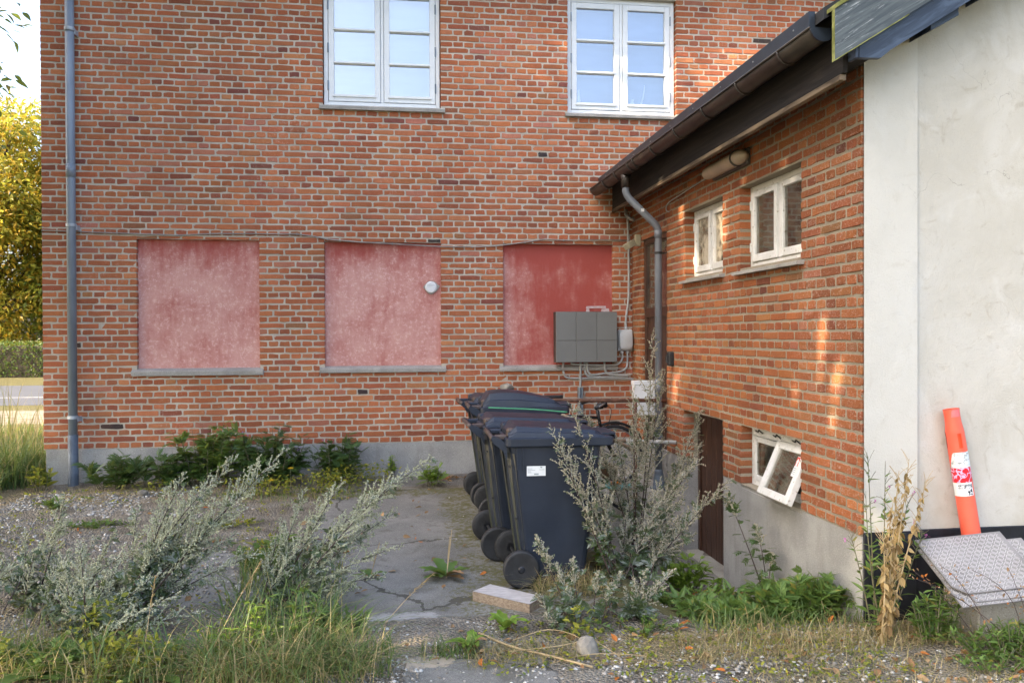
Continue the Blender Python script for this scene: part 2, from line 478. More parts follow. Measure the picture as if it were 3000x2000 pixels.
MAT['grass'] = leafy('grass_blade', (0.085, 0.16, 0.045), (0.19, 0.27, 0.09), 0.45, 0.3, (0.46, 0.38, 0.18), 0.16)
MAT['grassdry'] = leafy('dry_grass_blade', (0.36, 0.27, 0.12), (0.55, 0.44, 0.24), 0.7, 0.25, (0.18, 0.20, 0.06), 0.3)
MAT['pebble'] = leafy('pebble', (0.20, 0.18, 0.155), (0.44, 0.41, 0.365), 0.85, 0, (0.66, 0.64, 0.60), 0.24)
MAT['fl_purple'] = leafy('purple_flower', (0.36, 0.18, 0.60), (0.50, 0.30, 0.72), 0.6, 0.3)
MAT['fl_pink'] = leafy('magenta_flower', (0.50, 0.06, 0.42), (0.62, 0.18, 0.55), 0.6, 0.3)
MAT['fl_yellow'] = leafy('yellow_flower', (0.75, 0.48, 0.01), (0.85, 0.60, 0.03), 0.6, 0.3)
MAT['tl_chest'] = leafy('chestnut_leaf', (0.05, 0.10, 0.015), (0.17, 0.21, 0.03), 0.5, 0.45, (0.36, 0.24, 0.025), 0.22)
MAT['tl_gold'] = leafy('golden_chestnut_leaf', (0.16, 0.17, 0.02), (0.36, 0.30, 0.03), 0.5, 0.45, (0.50, 0.30, 0.02), 0.35)
MAT['tl_green'] = leafy('lime_tree_leaf', (0.05, 0.10, 0.02), (0.11, 0.16, 0.035), 0.5, 0.35, (0.25, 0.20, 0.05), 0.08)
MAT['hedge'] = leafy('hedge_leaf', (0.04, 0.085, 0.018), (0.085, 0.15, 0.03), 0.4, 0.25)
MAT['ground'] = ground_mat()


def bin_mat(name, algae):
    b = NB(name)
    P = b.co('Object')
    z = b.n('SeparateXYZ', Vector=P).outputs['Z']
    col = b.mix(b.ramp(b.noise(4, P, 5), 0.3, 0.7), (0.010, 0.016, 0.030), (0.018, 0.026, 0.044))
    scr = b.ramp(b.noise(26, b.stretch((0.4, 1, 2.5), P), 6, 0.75, 1.2), 0.64, 0.70)
    col = b.mix(b.math('MULTIPLY', scr, 0.22), col, (0.10, 0.11, 0.13))
    if algae:
        col = b.mix(b.ramp(b.noise(6, P, 4), 0.2, 0.6), (0.06, 0.055, 0.045), (0.105, 0.10, 0.08))
        col = b.mix(b.math('MULTIPLY', b.ramp(b.math('ADD', b.math('MULTIPLY', z, -1.0), b.noise(5, P, 4)), -0.35, 0.25), 0.6), col, (0.06, 0.07, 0.03))
    else:
        dust = b.math('MULTIPLY', b.ramp(b.noise(3, P, 5, 0.7), 0.45, 0.75), 0.35)
        col = b.mix(dust, col, (0.035, 0.037, 0.042))
    b.base(col)
    b.rough(b.math('ADD', b.math('MULTIPLY', b.noise(9, P, 4), 0.25), 0.33))
    b.bump(b.noise(260, P, 2), 0.0008, 0.5)
    return b.m


MAT['bin'] = bin_mat('navy_bin_plastic', False)
MAT['binalgae'] = bin_mat('algae_stained_plastic', True)
MAT['binbrown'] = plain('sun_browned_plastic', (0.055, 0.035, 0.03), 0.5, c2=(0.10, 0.07, 0.055), scale=9)


def chequer_mat():
    b = NB('worn_aluminium_plate')
    P = b.pos()
    col = b.mix(b.ramp(b.noise(5, P, 5), 0.3, 0.7), (0.22, 0.21, 0.205), (0.31, 0.30, 0.295))
    b.base(col)
    b.rough(0.55)
    b.p.inputs['Metallic'].default_value = 0.25
    return b.m


MAT['chequer'] = chequer_mat()
MAT['chequer_hi'] = plain('polished_tread', (0.46, 0.455, 0.45), 0.45, 0.2, var=0.08)


def band_mat(name, red):
    b = NB(name)
    P = b.co('Object')
    v = b.n('TexVoronoi', _feature='DISTANCE_TO_EDGE', Scale=26.0 if red else 17.0)
    b.set(v.inputs['Vector'], b.mix(0.12, P, b.n('TexNoise', Scale=14.0, Vector=P).outputs['Color']))
    d = v.outputs['Distance']
    if red:
        b.base(b.mix(b.ramp(d, 0.06, 0.11), (0.66, 0.42, 0.62), (0.62, 0.012, 0.025)))
    else:
        b.base(b.mix(b.ramp(d, 0.012, 0.03), (0.30, 0.33, 0.34), (0.68, 0.74, 0.74)))
    b.rough(0.35)
    return b.m


MAT['bandred'] = band_mat('red_reflective_band', True)
MAT['bandwhite'] = band_mat('white_reflective_band', False)


# ------------------------------------------------------------------ mesh builder and object helpers
class MB:
    """collects geometry for one mesh"""

    def __init__(s):
        s.v, s.f, s.c, s.nv = [], [], [], 0

    def add(s, V, F, col=None):
        V = np.asarray(V, dtype=np.float64).reshape(-1, 3)
        s.v.append(V)
        if isinstance(F, np.ndarray):
            s.f.append(F.astype(np.int64) + s.nv)
        else:
            for k in set(len(f) for f in F):
                s.f.append(np.array([f for f in F if len(f) == k], dtype=np.int64) + s.nv)
        if col is not None:
            s.c.append(np.tile(np.array(col, dtype=np.float64), (len(V), 1)))
        s.nv += len(V)
        return s

    def box(s, a, b):
        x0, y0, z0 = np.minimum(a, b)
        x1, y1, z1 = np.maximum(a, b)
        V = [(x0, y0, z0), (x1, y0, z0), (x1, y1, z0), (x0, y1, z0), (x0, y0, z1), (x1, y0, z1), (x1, y1, z1), (x0, y1, z1)]
        return s.add(V, np.array([(0, 3, 2, 1), (4, 5, 6, 7), (0, 1, 5, 4), (1, 2, 6, 5), (2, 3, 7, 6), (3, 0, 4, 7)]))

    def bbox(s, a, b, c=0.004):
        """box with chamfered edges"""
        a, b = np.minimum(a, b).astype(float), np.maximum(a, b).astype(float)
        ct, h = (a+b)/2, (b-a)/2
        c = min(c, *(h*0.45))
        V = []
        for sx in (-1, 1):
            for sy in (-1, 1):
                for sz in (-1, 1):
                    for k in range(3):
                        o = h.copy() - c
                        o[k] = h[k]
                        V.append(ct + o*np.array((sx, sy, sz)))
        bm = bmesh.new()
        for q in V:
            bm.verts.new(q)
        bmesh.ops.convex_hull(bm, input=bm.verts)
        bm.verts.index_update()
        s.add([tuple(v.co) for v in bm.verts], [tuple(v.index for v in f.verts) for f in bm.faces])
        bm.free()
        return s

    def prism(s, poly, axis, a, b):
        """polygon (list of 2-d points) extruded along axis 0/1/2"""
        n = len(poly)

        def p3(q, t):
            return [(t, q[0], q[1]), (q[0], t, q[1]), (q[0], q[1], t)][axis]
        V = [p3(q, a) for q in poly] + [p3(q, b) for q in poly]
        F = [tuple(range(n)), tuple(range(2*n-1, n-1, -1))] + [(i, i+n, (i+1) % n + n, (i+1) % n) for i in range(n)]
        return s.add(V, F)

    def tube(s, pts, r, n=8, caps=True):
        P = [np.array(p, dtype=float) for p in pts]
        R = r if hasattr(r, '__len__') else [r]*len(P)
        V = []
        up = None
        for i, p in enumerate(P):
            t = P[min(i+1, len(P)-1)] - P[max(i-1, 0)]
            t /= (np.linalg.norm(t) + 1e-12)
            if up is None:
                up = np.array((0, 0, 1.)) if abs(t[2]) < 0.9 else np.array((1., 0, 0))
            a = np.cross(t, up)
            a /= (np.linalg.norm(a) + 1e-12)
            up = np.cross(a, t)
            for k in range(n):
                q = 2*PI*k/n
                V.append(p + R[i]*(math.cos(q)*a + math.sin(q)*up))
        F = [(i*n+k, i*n+(k+1) % n, (i+1)*n+(k+1) % n, (i+1)*n+k) for i in range(len(P)-1) for k in range(n)]
        if caps:
            F += [tuple(range(n-1, -1, -1)), tuple((len(P)-1)*n+k for k in range(n))]
        return s.add(V, F)

    def lathe(s, prof, o, d, n=24):
        """(radius, offset) profile turned about the axis through o along d"""
        d = Vector(d).normalized()
        a = d.orthogonal().normalized()
        b = d.cross(a)
        o = Vector(o)
        V = [o + d*h + (a*math.cos(2*PI*k/n) + b*math.sin(2*PI*k/n))*r for r, h in prof for k in range(n)]
        m = len(prof)
        F = [(i*n+k, i*n+(k+1) % n, (i+1)*n+(k+1) % n, (i+1)*n+k) for i in range(m-1) for k in range(n)]
        F += [tuple(range(n-1, -1, -1)), tuple((m-1)*n+k for k in range(n))]
        return s.add([tuple(v) for v in V], F)

    def loft(s, rings):
        n = len(rings[0])
        V = [q for r in rings for q in r]
        F = [(i*n+k, i*n+(k+1) % n, (i+1)*n+(k+1) % n, (i+1)*n+k) for i in range(len(rings)-1) for k in range(n)]
        F += [tuple(range(n-1, -1, -1)), tuple((len(rings)-1)*n+k for k in range(n))]
        return s.add(V, F)

    def scatter(s, TV, TF, pos, X, Yv, Z):
        """one template at many places; X, Yv, Z are the scaled axes (N,3)"""
        pos, X, Yv, Z = (np.asarray(k, dtype=float) for k in (pos, X, Yv, Z))
        TV = np.asarray(TV, dtype=float)
        V = pos[:, None, :] + TV[None, :, 0:1]*X[:, None, :] + TV[None, :, 1:2]*Yv[:, None, :] + TV[None, :, 2:3]*Z[:, None, :]
        m, n = len(pos), len(TV)
        if m == 0:
            return s
        base = s.nv + np.arange(m)[:, None, None]*n
        s.v.append(V.reshape(-1, 3))
        for k in set(len(f) for f in TF):
            T = np.array([f for f in TF if len(f) == k], dtype=np.int64)
            s.f.append((T[None] + base).reshape(-1, k))
        s.nv += m*n
        return s

    def mesh(s, name, off=(0, 0, 0), smooth=False):
        me = bpy.data.meshes.new(name)
        V = np.concatenate(s.v) - np.array(off, dtype=float)
        me.vertices.add(len(V))
        me.vertices.foreach_set('co', V.astype(np.float32).ravel())
        lv = np.concatenate([f.ravel() for f in s.f])
        tot = np.concatenate([np.full(len(f), f.shape[1]) for f in s.f])
        me.loops.add(len(lv))
        me.loops.foreach_set('vertex_index', lv.astype(np.int32))
        me.polygons.add(len(tot))
        me.polygons.foreach_set('loop_start', (np.cumsum(tot)-tot).astype(np.int32))
        me.polygons.foreach_set('loop_total', tot.astype(np.int32))
        if s.c:
            C = np.concatenate(s.c)
            at = me.color_attributes.new('bcol', 'FLOAT_COLOR', 'POINT')
            at.data.foreach_set('color', np.hstack([C, np.ones((len(C), 1))]).astype(np.float32).ravel())
        me.update(calc_edges=True)
        me.validate()
        me.polygons.foreach_set('use_smooth', np.full(len(me.polygons), bool(smooth)))
        return me


ORG = {}        # world origin of every object that may get children


def thing(name, label, cat, loc=(0, 0, 0), group=None):
    o = bpy.data.objects.new(name, None)
    o.empty_display_size = 0.1
    COL.objects.link(o)
    o.location = loc
    ORG[o] = np.array(loc, dtype=float)
    tag(o, label, cat, group)
    return o


def tag(o, label, cat, group=None):
    o['label'] = label
    o['category'] = cat
    if group:
        o['group'] = group
    return o


def part(name, mb, mat, parent, smooth=False, label=None, kind=None):
    off = ORG[parent] if parent else np.zeros(3)
    o = bpy.data.objects.new(name, mb.mesh(name, off, smooth))
    o.data.materials.append(MAT[mat] if isinstance(mat, str) else mat)
    COL.objects.link(o)
    if parent:
        o.parent = parent
    ORG[o] = off
    if label:
        o['label'] = label
    if kind:
        o['kind'] = kind
    return o


def solo(name, mb, mat, label, cat, loc=(0, 0, 0), smooth=False, group=None):
    """a thing that is one mesh"""
    o = bpy.data.objects.new(name, mb.mesh(name, loc, smooth))
    o.data.materials.append(MAT[mat])
    o.location = loc
    COL.objects.link(o)
    ORG[o] = np.array(loc, dtype=float)
    return tag(o, label, cat, group)


def struct(name, mb, mat, smooth=False, kind='structure'):
    o = part(name, mb, mat, None, smooth)
    o['kind'] = kind
    return o


def ss(a, b, x):
    t = np.clip((np.asarray(x, dtype=float)-a)/(b-a), 0, 1)
    return t*t*(3-2*t)


def gz(x, y):
    """ground height: the yard falls gently away from the house and drops to the cellar door"""
    b = 0.05 + 0.028*np.clip(y, -4.5, 0)
    f = ss(1.45, 2.0, x)*ss(-4.9, -3.1, y)*ss(-.6, -1.3, y)*(np.asarray(x) < 3.3)
    return b*(1-f) - .44*f


# ------------------------------------------------------------------ the ground
def axis(lo, hi, step, outer):
    a = list(np.arange(lo, hi+1e-6, step))
    return np.array([-k for k in outer[::-1]] + a + list(outer)) if False else np.array(sorted(set(np.round(a, 4)) | set(outer)))


gx = axis(-6.0, 5.0, 0.07, [-600, -300, -120, -60, -40, -30, -24, -20, -17, -14.5, -12.5, -11, -9.8, -8.8, -8, -7.3, -6.6, 5.6, 6.6, 8.2, 11, 16, 25, 50, 120, 300, 600])
gy = axis(-10.6, 0.35, 0.07, [-600, -300, -120, -60, -35, -25, -19, -15.5, -13.5, -12.2, -11.3, 0.6, 1, 1.5, 2.1, 2.8, 3.6, 4.6, 5.8, 7, 8.4, 10, 12, 14.5, 17, 20, 24, 30, 40, 60, 120, 300, 600])
GX, GY = np.meshgrid(gx, gy)
h1 = np.random.default_rng(3)


def vnoise(x, y, sc, seed):
    r = np.random.default_rng(seed).random((64, 64))
    u, v = np.asarray(x)*sc + 1000.0, np.asarray(y)*sc + 1000.0
    i, j = np.floor(u).astype(int), np.floor(v).astype(int)
    fu, fv = u-i, v-j
    fu, fv = fu*fu*(3-2*fu), fv*fv*(3-2*fv)
    g = lambda a, b: r[a % 64, b % 64]
    return (g(i, j)*(1-fu)+g(i+1, j)*fu)*(1-fv) + (g(i, j+1)*(1-fu)+g(i+1, j+1)*fu)*fv


GZ = gz(GX, GY)
wob = vnoise(GX, GY, 1.3, 1)*0.5 + vnoise(GX, GY, 4.1, 2)*0.3 + vnoise(GX, GY, 9, 4)*0.2


def boxm(x0, x1, y0, y1, e):
    return ss(x0-e, x0+e, GX)*ss(x1+e, x1-e, GX)*ss(y0-e, y0+e, GY)*ss(y1+e, y1-e, GY)


asph = np.maximum.reduce([boxm(-0.75, 2.7, -4.35, -0.75, .12), boxm(-1.75, -0.5, -3.95, -2.75, .1), boxm(0.0, 0.75, -5.75, -4.9, .1),
                          boxm(1.5, 2.8, -4.5, -1.0, .15)])
apron = boxm(-0.5, 1.7, -0.62, 0.2, .03)
lawn = np.maximum(boxm(-600, -3.85, 0.3, 600, .3), np.maximum(boxm(-600, -4.6, -600, 600, .6), boxm(5.2, 600, -600, 600, .5)))
lawn = np.maximum(lawn, boxm(-600, 600, -600, -8.2, .7))
grav = 1 - np.clip(asph+apron, 0, 1)
straw = np.maximum.reduce([boxm(-3.4, -0.3, -6.6, -4.45, .3)*0.8, boxm(0.9, 5, -5.2, -4.75, .12)*0.9, boxm(1.3, 4.9, -6.4, -5.55, .2)*0.7,
                           boxm(-3.6, -0.6, -1.25, -0.2, .2)*0.55, boxm(-8, -3.6, -1.0, 0.4, .3)])
sand = boxm(-0.3, 0.28, -5.1, -4.55, .15)*0.9
moss = np.maximum.reduce([boxm(0.25, 1.6, -4.5, -2.9, .3)*0.55, boxm(1.3, 2.75, -4.7, -3.1, .15), boxm(-0.7, 1.5, -1.1, -0.65, .1)*0.6, boxm(0.3, 0.8, -3.0, -0.7, .2)*0.6])
dust = np.maximum(boxm(-0.3, 0.25, -4.5, -4.2, .12)*0.8, boxm(-1.7, -0.6, -3.9, -2.8, .3)*0.5)
driveway = boxm(-600, -4.2, 6.5, 9.6, 0.5)
lawn = np.clip(lawn - driveway, 0, 1)
grav = np.maximum(grav*(1-lawn), driveway)
g = MB()
nx, ny = len(gx), len(gy)
idx = np.arange(nx*ny).reshape(ny, nx)
near = (np.abs(GX) < 6)*(GY > -11)*(GY < 0.5)
g.add(np.stack([GX, GY, GZ + near*(1-asph*0.8)*(1-apron)*(wob-0.5)*0.045], -1).reshape(-1, 3),
      np.stack([idx[:-1, :-1], idx[:-1, 1:], idx[1:, 1:], idx[1:, :-1]], -1).reshape(-1, 4))
ground = struct('ground', g, 'ground', True)
for nm, arr in (('asphalt', asph), ('gravel', grav), ('straw', straw), ('apron', apron), ('sand', sand), ('moss', moss), ('dust', dust), ('lawn', lawn)):
    a = ground.data.attributes.new(nm, 'FLOAT', 'POINT')
    a.data.foreach_set('value', arr.astype(np.float32).ravel())

# road beyond the corner of the house, with its painted edge line
r = MB()
r.add([(-600, 10.6, 0.056), (-3.8, 10.6, 0.056), (-3.8, 18.5, 0.056), (-600, 18.5, 0.056)], [(0, 1, 2, 3)])
struct('road', r, 'road')
r = MB()
r.add([(-600, 13.0, 0.060), (-3.8, 13.0, 0.060), (-3.8, 13.16, 0.060), (-600, 13.16, 0.060)], [(0, 1, 2, 3)])
struct('road_marking', r, 'roadline')

# ------------------------------------------------------------------ brickwork
PITCH = 0.0671
PAL = np.array([(.41, .140, .062), (.37, .120, .056), (.44, .160, .075), (.335, .108, .056), (.27, .088, .052), (.40, .155, .100), (.20, .07, .053), (.45, .185, .085), (.30, .13, .065)])
PW = np.array([.28, .25, .18, .14, .045, .05, .008, .03, .02])


def brick_color(r, tone=(1, 1, 1)):
    c = PAL[r.choice(len(PAL), p=PW/PW.sum())]*r.uniform(0.86, 1.14)
    if r.random() < 0.0025:
        c = np.array((0.045, 0.038, 0.038))
    return np.clip(c*r.uniform(0.95, 1.05, 3)*np.array(tone), 0, 1)


def brick_shape(w, h, d, r, rough=1.0):
    """one brick: uneven arrised face, 48 triangles; x along the wall, -y outward, z up"""
    c = 0.006*r.uniform(.6, 1.6)
    x, z = w/2, h/2
    o = [(-x, -z+c), (-x+c, -z), (r.uniform(-.3, .3)*w, -z), (x-c, -z), (x, -z+c), (x, z-c), (x-c, z), (r.uniform(-.3, .3)*w, z), (-x+c, z), (-x, z-c)]
    o = [(a + r.normal(0, .0021*rough), b + r.normal(0, .0025*rough)) for a, b in o]
    n0 = -0.0045 + r.normal(0, .0010)
    ti, tj = r.normal(0, .012), r.normal(0, .02)
    fr = [(a*(1-.006/w), n0 + a*ti + b*tj, b*(1-.0055/h)) for a, b in o]
    V = fr + [(a, -0.0005, b) for a, b in o] + [(a, d, b) for a, b in o]
    n = 10
    F = [tuple(range(n))]
    for k in range(2):
        F += [(k*n+i, (k+1)*n+i, (k+1)*n+(i+1) % n, k*n+(i+1) % n) for i in range(n)]
    F += [tuple(range(3*n-1, 2*n-1, -1))]
    return V, F


def lay_bricks(u0, u1, v0, v1, holes, ph, deep_l, deep_r):
    """bricks (ua, ub, va, vb, deep) of a cross bond wall, cut at its openings"""
    out = []
    nc = int(math.ceil((v1-v0)/PITCH))
    for i in range(nc):
        za, zb = v0+i*PITCH+0.0085, v0+(i+1)*PITCH-0.0085
        step, o = (.12, 0) if i % 2 == 0 else (.24, .06 + (.12 if (i//2) % 2 else 0))
        k0, k1 = int((u0-ph-o)/step)-2, int((u1-ph-o)/step)+2
        for k in range(k0, k1):
            a, b = ph+o+k*step+.008, ph+o+(k+1)*step-.008
            cl, cr = a < u0, b > u1
            a, b = max(a, u0), min(b, u1)
            if b-a < .03:
                continue
            a, b = (u0 if a-u0 < .05 else a), (u1 if u1-b < .05 else b)
            for h in holes:
                if zb > h[2]+.004 and za < h[3]-.004:
                    if 0 < h[0]-b < .05:
                        b = h[0]
                    if 0 < a-h[1] < .05:
                        a = h[1]
            pcs = [(a, b, za, zb, (deep_l and a < u0+.02) or (deep_r and b > u1-.02))]
            for (ha, hb, hz0, hz1) in holes:
                nxt = []
                for (pa, pb, qa, qb, dp) in pcs:
                    if pb <= ha or pa >= hb or qb <= hz0+.004 or qa >= hz1-.004:
                        near_e = (abs(pb-ha) < .02 or abs(pa-hb) < .02) and qb > hz0 and qa < hz1
                        nxt.append((pa, pb, qa, qb, dp or near_e))
                        continue
                    mid = qa+.01 < hz0 or qb-.01 > hz1
                    if pa < ha:
                        if ha-pa > .028:
                            nxt.append((pa, ha, qa, qb, True))
                    if pb > hb:
                        if pb-hb > .028:
                            nxt.append((hb, pb, qa, qb, True))
                    if mid:
                        x0, x1 = max(pa, ha+.004), min(pb, hb-.004)
                        if x1-x0 > .03:
                            if hz0-qa > .016:
                                nxt.append((x0, x1, qa, hz0-.003, False))
                            if qb-hz1 > .016:
                                nxt.append((x0, x1, hz1+.003, qb, False))
                pcs = nxt
            out += [p for p in pcs if p[1]-p[0] > .028]
    return out


def mortar_wall(mb, u0, u1, v0, v1, holes, depth, to3, grow=.005):
    us = sorted({u0, u1} | {h[0]-grow for h in holes} | {h[1]+grow for h in holes})
    vs = sorted({v0, v1} | {h[2] for h in holes} | {h[3] for h in holes})
    us = [u for u in us if u0 <= u <= u1]
    vs = [v for v in vs if v0 <= v <= v1]
    for i in range(len(us)-1):
        # merge vertically where possible
        j = 0
        while j < len(vs)-1:
            def solid(jj):
                uc, vc = (us[i]+us[i+1])/2, (vs[jj]+vs[jj+1])/2
                return not any(h[0]-grow < uc < h[1]+grow and h[2] < vc < h[3] for h in holes)
            if not solid(j):
                j += 1
                continue
            k = j
            while k < len(vs)-1 and solid(k):
                k += 1
            mb.box(to3(us[i], vs[j], 0), to3(us[i+1], vs[k], -depth))
            j = k


def brick_objects(bricks, wall, to3, rotz, score, reveal, prng, tone=(1, 1, 1)):
    """the 300 that show largest become objects of their own, the rest one mesh"""
    order = sorted(range(len(bricks)), key=lambda i: -score(bricks[i]))
    single = set(order[:300])
    rest = MB()
    cache = {}
    rot = Matrix.Rotation(rotz, 4, 'Z')
    off = ORG[wall]
    for i, (a, b, c, d, dp) in enumerate(bricks):
        w, h = b-a, d-c
        uc, vc = (a+b)/2, (c+d)/2
        depth = reveal if dp else .012
        if i in single:
            key = (round(w, 3), round(h, 3), dp, int(prng.integers(0, 6)))
            me = cache.get(key)
            if me is None:
                V, F = brick_shape(w, h, depth, prng)
                m = MB()
                m.add(V, F)
                me = m.mesh('brick')
                me.materials.append(MAT['brick'])
                cache[key] = me
            o = bpy.data.objects.new('brick', me)
            o.color = (*brick_color(prng, tone), 1)
            o.matrix_local = Matrix.Translation(Vector(np.array(to3(uc, vc, 0)) - off)) @ rot
            o.parent = wall
            COL.objects.link(o)
        else:
            V, F = brick_shape(w, h, depth, prng)
            V = [tuple((rot @ Vector(q)) + Vector(to3(uc, vc, 0))) for q in V]
            rest.add(V, F, brick_color(prng, tone))
    o = part('brick_courses', rest, 'brick_s', wall)
    o['kind'] = 'stuff'


XL, XW, Z0 = -3.755, 2.663, 0.415
# ---- the red brick house
WINS = [(-0.842, 0.450, 4.165, 5.50), (1.905, 3.195, 4.165, 5.50)]
PANELS = [(-2.808, -1.535, 1.262, 2.658), (-0.836, 0.445, 1.270, 2.650), (1.153, 2.430, 1.262, 2.650)]
SILLS = [(-2.862, -1.495, 1.190, 1.262), (-0.892, 0.497, 1.204, 1.270), (1.102, 2.48, 1.204, 1.262), (-0.882, 0.498, 4.102, 4.165), (1.872, 3.25, 4.108, 4.165)]
house = thing('brick_house', 'long red brick house wall with rust red blind windows and two white casements', 'house', (XL, 0, 0))
HX1 = 9.0
m3 = lambda u, v, n: (u, -n, v)
holes = WINS + PANELS
wall = MB()
mortar_wall(wall, XL, HX1, Z0, 5.9, [(h[0], h[1], h[2]-.05, h[3]) for h in holes], 0.30, m3)
wall_o = part('brick_wall', wall, 'mortar', house)
br = lay_bricks(XL-.002, 6.6, Z0, 5.72, [(h[0], h[1], h[2]-.062, h[3]) for h in holes] + [(s[0], s[1], s[2]-.004, s[3]+.004) for s in SILLS], -.008, True, False)
br = [b for b in br if not (b[0] > XW+.35 and (b[2] < 3.42+.62*(b[0]-2.3)-.35))]
prng = np.random.default_rng(5)


def score_house(b):
    a = (b[1]-b[0])*(b[3]-b[2])
    dx, dz = (b[0]+b[1])/2-CAM.x, (b[2]+b[3])/2-CAM.z
    vis = b[3] < 5.1+.1*b[0] and b[0] < 3.9 and (b[0] < 2.2 or b[2] > 3.5) and b[1] < XW + 9*(b[2] > 3.5)
    hid = 0.55 < b[0] < 2.6 and b[2] < 0.95
    return a*9.25/(9.25**2+dx*dx+dz*dz)**1.5*(0.01 if (not vis or hid) else 1)


brick_objects(br, wall_o, m3, 0, score_house, .075, prng)
pl = MB()
pl.bbox((XL+.018, -.002, -.5), (XW+.25, .30, Z0), .008)
part('plinth', pl, 'plinth', house)
side = MB()
side.box((XL+.02, .30, 0), (XL+.30, 9.0, 5.9))
part('side_wall', side, 'mortar', house)
rf = MB()
rf.prism([(-.45, 5.88), (4.5, 9.0), (9.4, 5.88), (9.4, 6.0), (4.5, 9.14), (-.45, 6.0)], 0, XL-.25, HX1)
part('roof', rf, 'felt', house)
for i, (a, b, c, d) in enumerate(PANELS):
    p = MB()
    n = 14
    ui, vi = np.linspace(a-.004, b+.004, n), np.linspace(c-.05, d+.004, n)
    U, Vv = np.meshgrid(ui, vi)
    q = np.stack([U, .052 + (vnoise(U, Vv, 2.5, 20+i)-.5)*.012, Vv], -1).reshape(-1, 3)
    ix = np.arange(n*n).reshape(n, n)
    p.add(q, np.stack([ix[:-1, :-1], ix[:-1, 1:], ix[1:, 1:], ix[1:, :-1]], -1).reshape(-1, 4))
    p.box((a-.003, .066, c-.05), (b+.003, .2, d+.003))
    part('blind_window_infill', p, 'red', house, True, ['faded pink render under the left cable', 'faded pink render with the round vent', 'deeper red render behind the grey meter cabinet'][i])
for i, (a, b, c, d) in enumerate(SILLS):
    s = MB()
    yb = .05
    s.prism([(-.045, c), (yb, c+.008), (yb, d+.004), (-.03, d-.016), (-.045, d-.03)], 0, a, b)
    part('window_sill', s, 'sill', house)


def casement(parent, a, b, c, d, y, blind, panes=3):
    """outward opening pair of sashes with slim glazing bars"""
    f = MB()
    fw = .052
    f.bbox((a+.006, y, c), (a+fw, y+.09, d))
    f.bbox((b-fw, y, c), (b-.006, y+.09, d))
    f.bbox((a+fw, y+.001, c), (b-fw, y+.089, c+fw*.85))
    f.bbox((a+fw, y+.001, d-fw), (b-fw, y+.089, d))
    mid = (a+b)/2
    f.bbox((mid-.016, y+.002, c+fw*.85), (mid+.016, y+.088, d-fw))
    w = part('window', f, 'winwhite', parent, label='white casement window with a pale blind' if blind == 'blind_sky_w' else 'white casement window with blue panes')
    for sx in (0, 1):
        x0, x1 = (a+fw+.005, mid-.020) if sx == 0 else (mid+.020, b-fw-.005)
        z0, z1 = c+fw*.85+.005, d-fw-.005
        s = MB()
        sw = .062
        s.bbox((x0, y-.004, z0), (x0+sw, y+.05, z1))
        s.bbox((x1-sw, y-.004, z0), (x1, y+.05, z1))
        s.bbox((x0+sw, y-.003, z0), (x1-sw, y+.05, z0+sw))
        s.bbox((x0+sw, y-.003, z1-sw), (x1-sw, y+.05, z1))
        gh = (z1-z0-2*sw)
        cuts = [z0+sw+gh*k/panes for k in range(panes+1)]
        for k in range(1, panes):
            s.bbox((x0+sw, y+.004, cuts[k]-.018), (x1-sw, y+.045, cuts[k]+.018))
            s.bbox((x0+sw-.012, y-.012, cuts[k]-.010), (x1-sw+.012, y+.003, cuts[k]+.006), .002)
        s.bbox((x0+sw-.02, y-.016, z0+sw-.014), (x1-sw+.02, y-.004, z0+sw+.014), .003)
        part('sash', s, 'winwhite', w)
        gl = MB()
        for k in range(panes):
            gl = MB()
            gl.box((x0+sw-.004, y+.022, cuts[k]+(.018 if k else 0)-.003), (x1-sw+.004, y+.028, cuts[k+1]-(.018 if k < panes-1 else 0)+.003))
            part('pane', gl, 'glass', w)
        hx = x0-.003 if sx == 0 else x1+.003
        for hz in (z0+.12, (z0+z1)/2-.08, z1-.22):
            hg = MB()
            hg.tube([(hx, y-.008, hz), (hx, y-.008, hz+.105)], .008, 8)
            part('hinge', hg, 'hinge', w)
    bl = MB()  # left window's blind, right window's added panel, both tinted as reflected sky
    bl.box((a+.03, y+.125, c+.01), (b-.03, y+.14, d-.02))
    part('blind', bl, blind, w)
    sl = MB()
    sl.box((a-.012, y+.03, c-.015), (a+.008, y+.1, d))
    sl.box((b-.008, y+.03, c-.015), (b+.012, y+.1, d))
    sl.box((a, y+.03, c-.018), (b, y+.1, c+.002))
    part('joint_seal', sl, 'seal', w)


casement(house, *WINS[0], .052, 'blind_sky_w')
casement(house, *WINS[1], .058, 'sky_panel_b')
# left downpipe with its brackets
dp = MB()
dp.tube([(-3.428, -.10, 5.9), (-3.428, -.10, .50)], .045, 20)
dpo = part('downpipe', dp, 'zinc', house, True)
for z0, z1 in ((3.28, 3.42), (4.80, 4.83)):
    c = MB()
    c.tube([(-3.428, -.10, z0), (-3.428, -.10, z1)], .0475, 20)
    part('pipe_sleeve', c, 'zinc', dpo, True)
for z in (4.83, 2.78, .765):
    c = MB()
    c.tube([(-3.428, -.10, z-.016), (-3.428, -.10, z+.016)], .052, 20)
    c.bbox((-3.386, -.10, z-.05), (-3.374, .01, z+.006), .003)
    part('pipe_bracket', c, 'clip', dpo)
lw = MB()
lw.lathe([(.047, 0), (.053, .004), (.053, .16), (.056, .165), (.056, .19), (.053, .195), (.05, .9)], (-3.428, -.10, -.32), (0, 0, 1), 20)
part('pipe_foot', lw, 'zincdk', dpo, True)

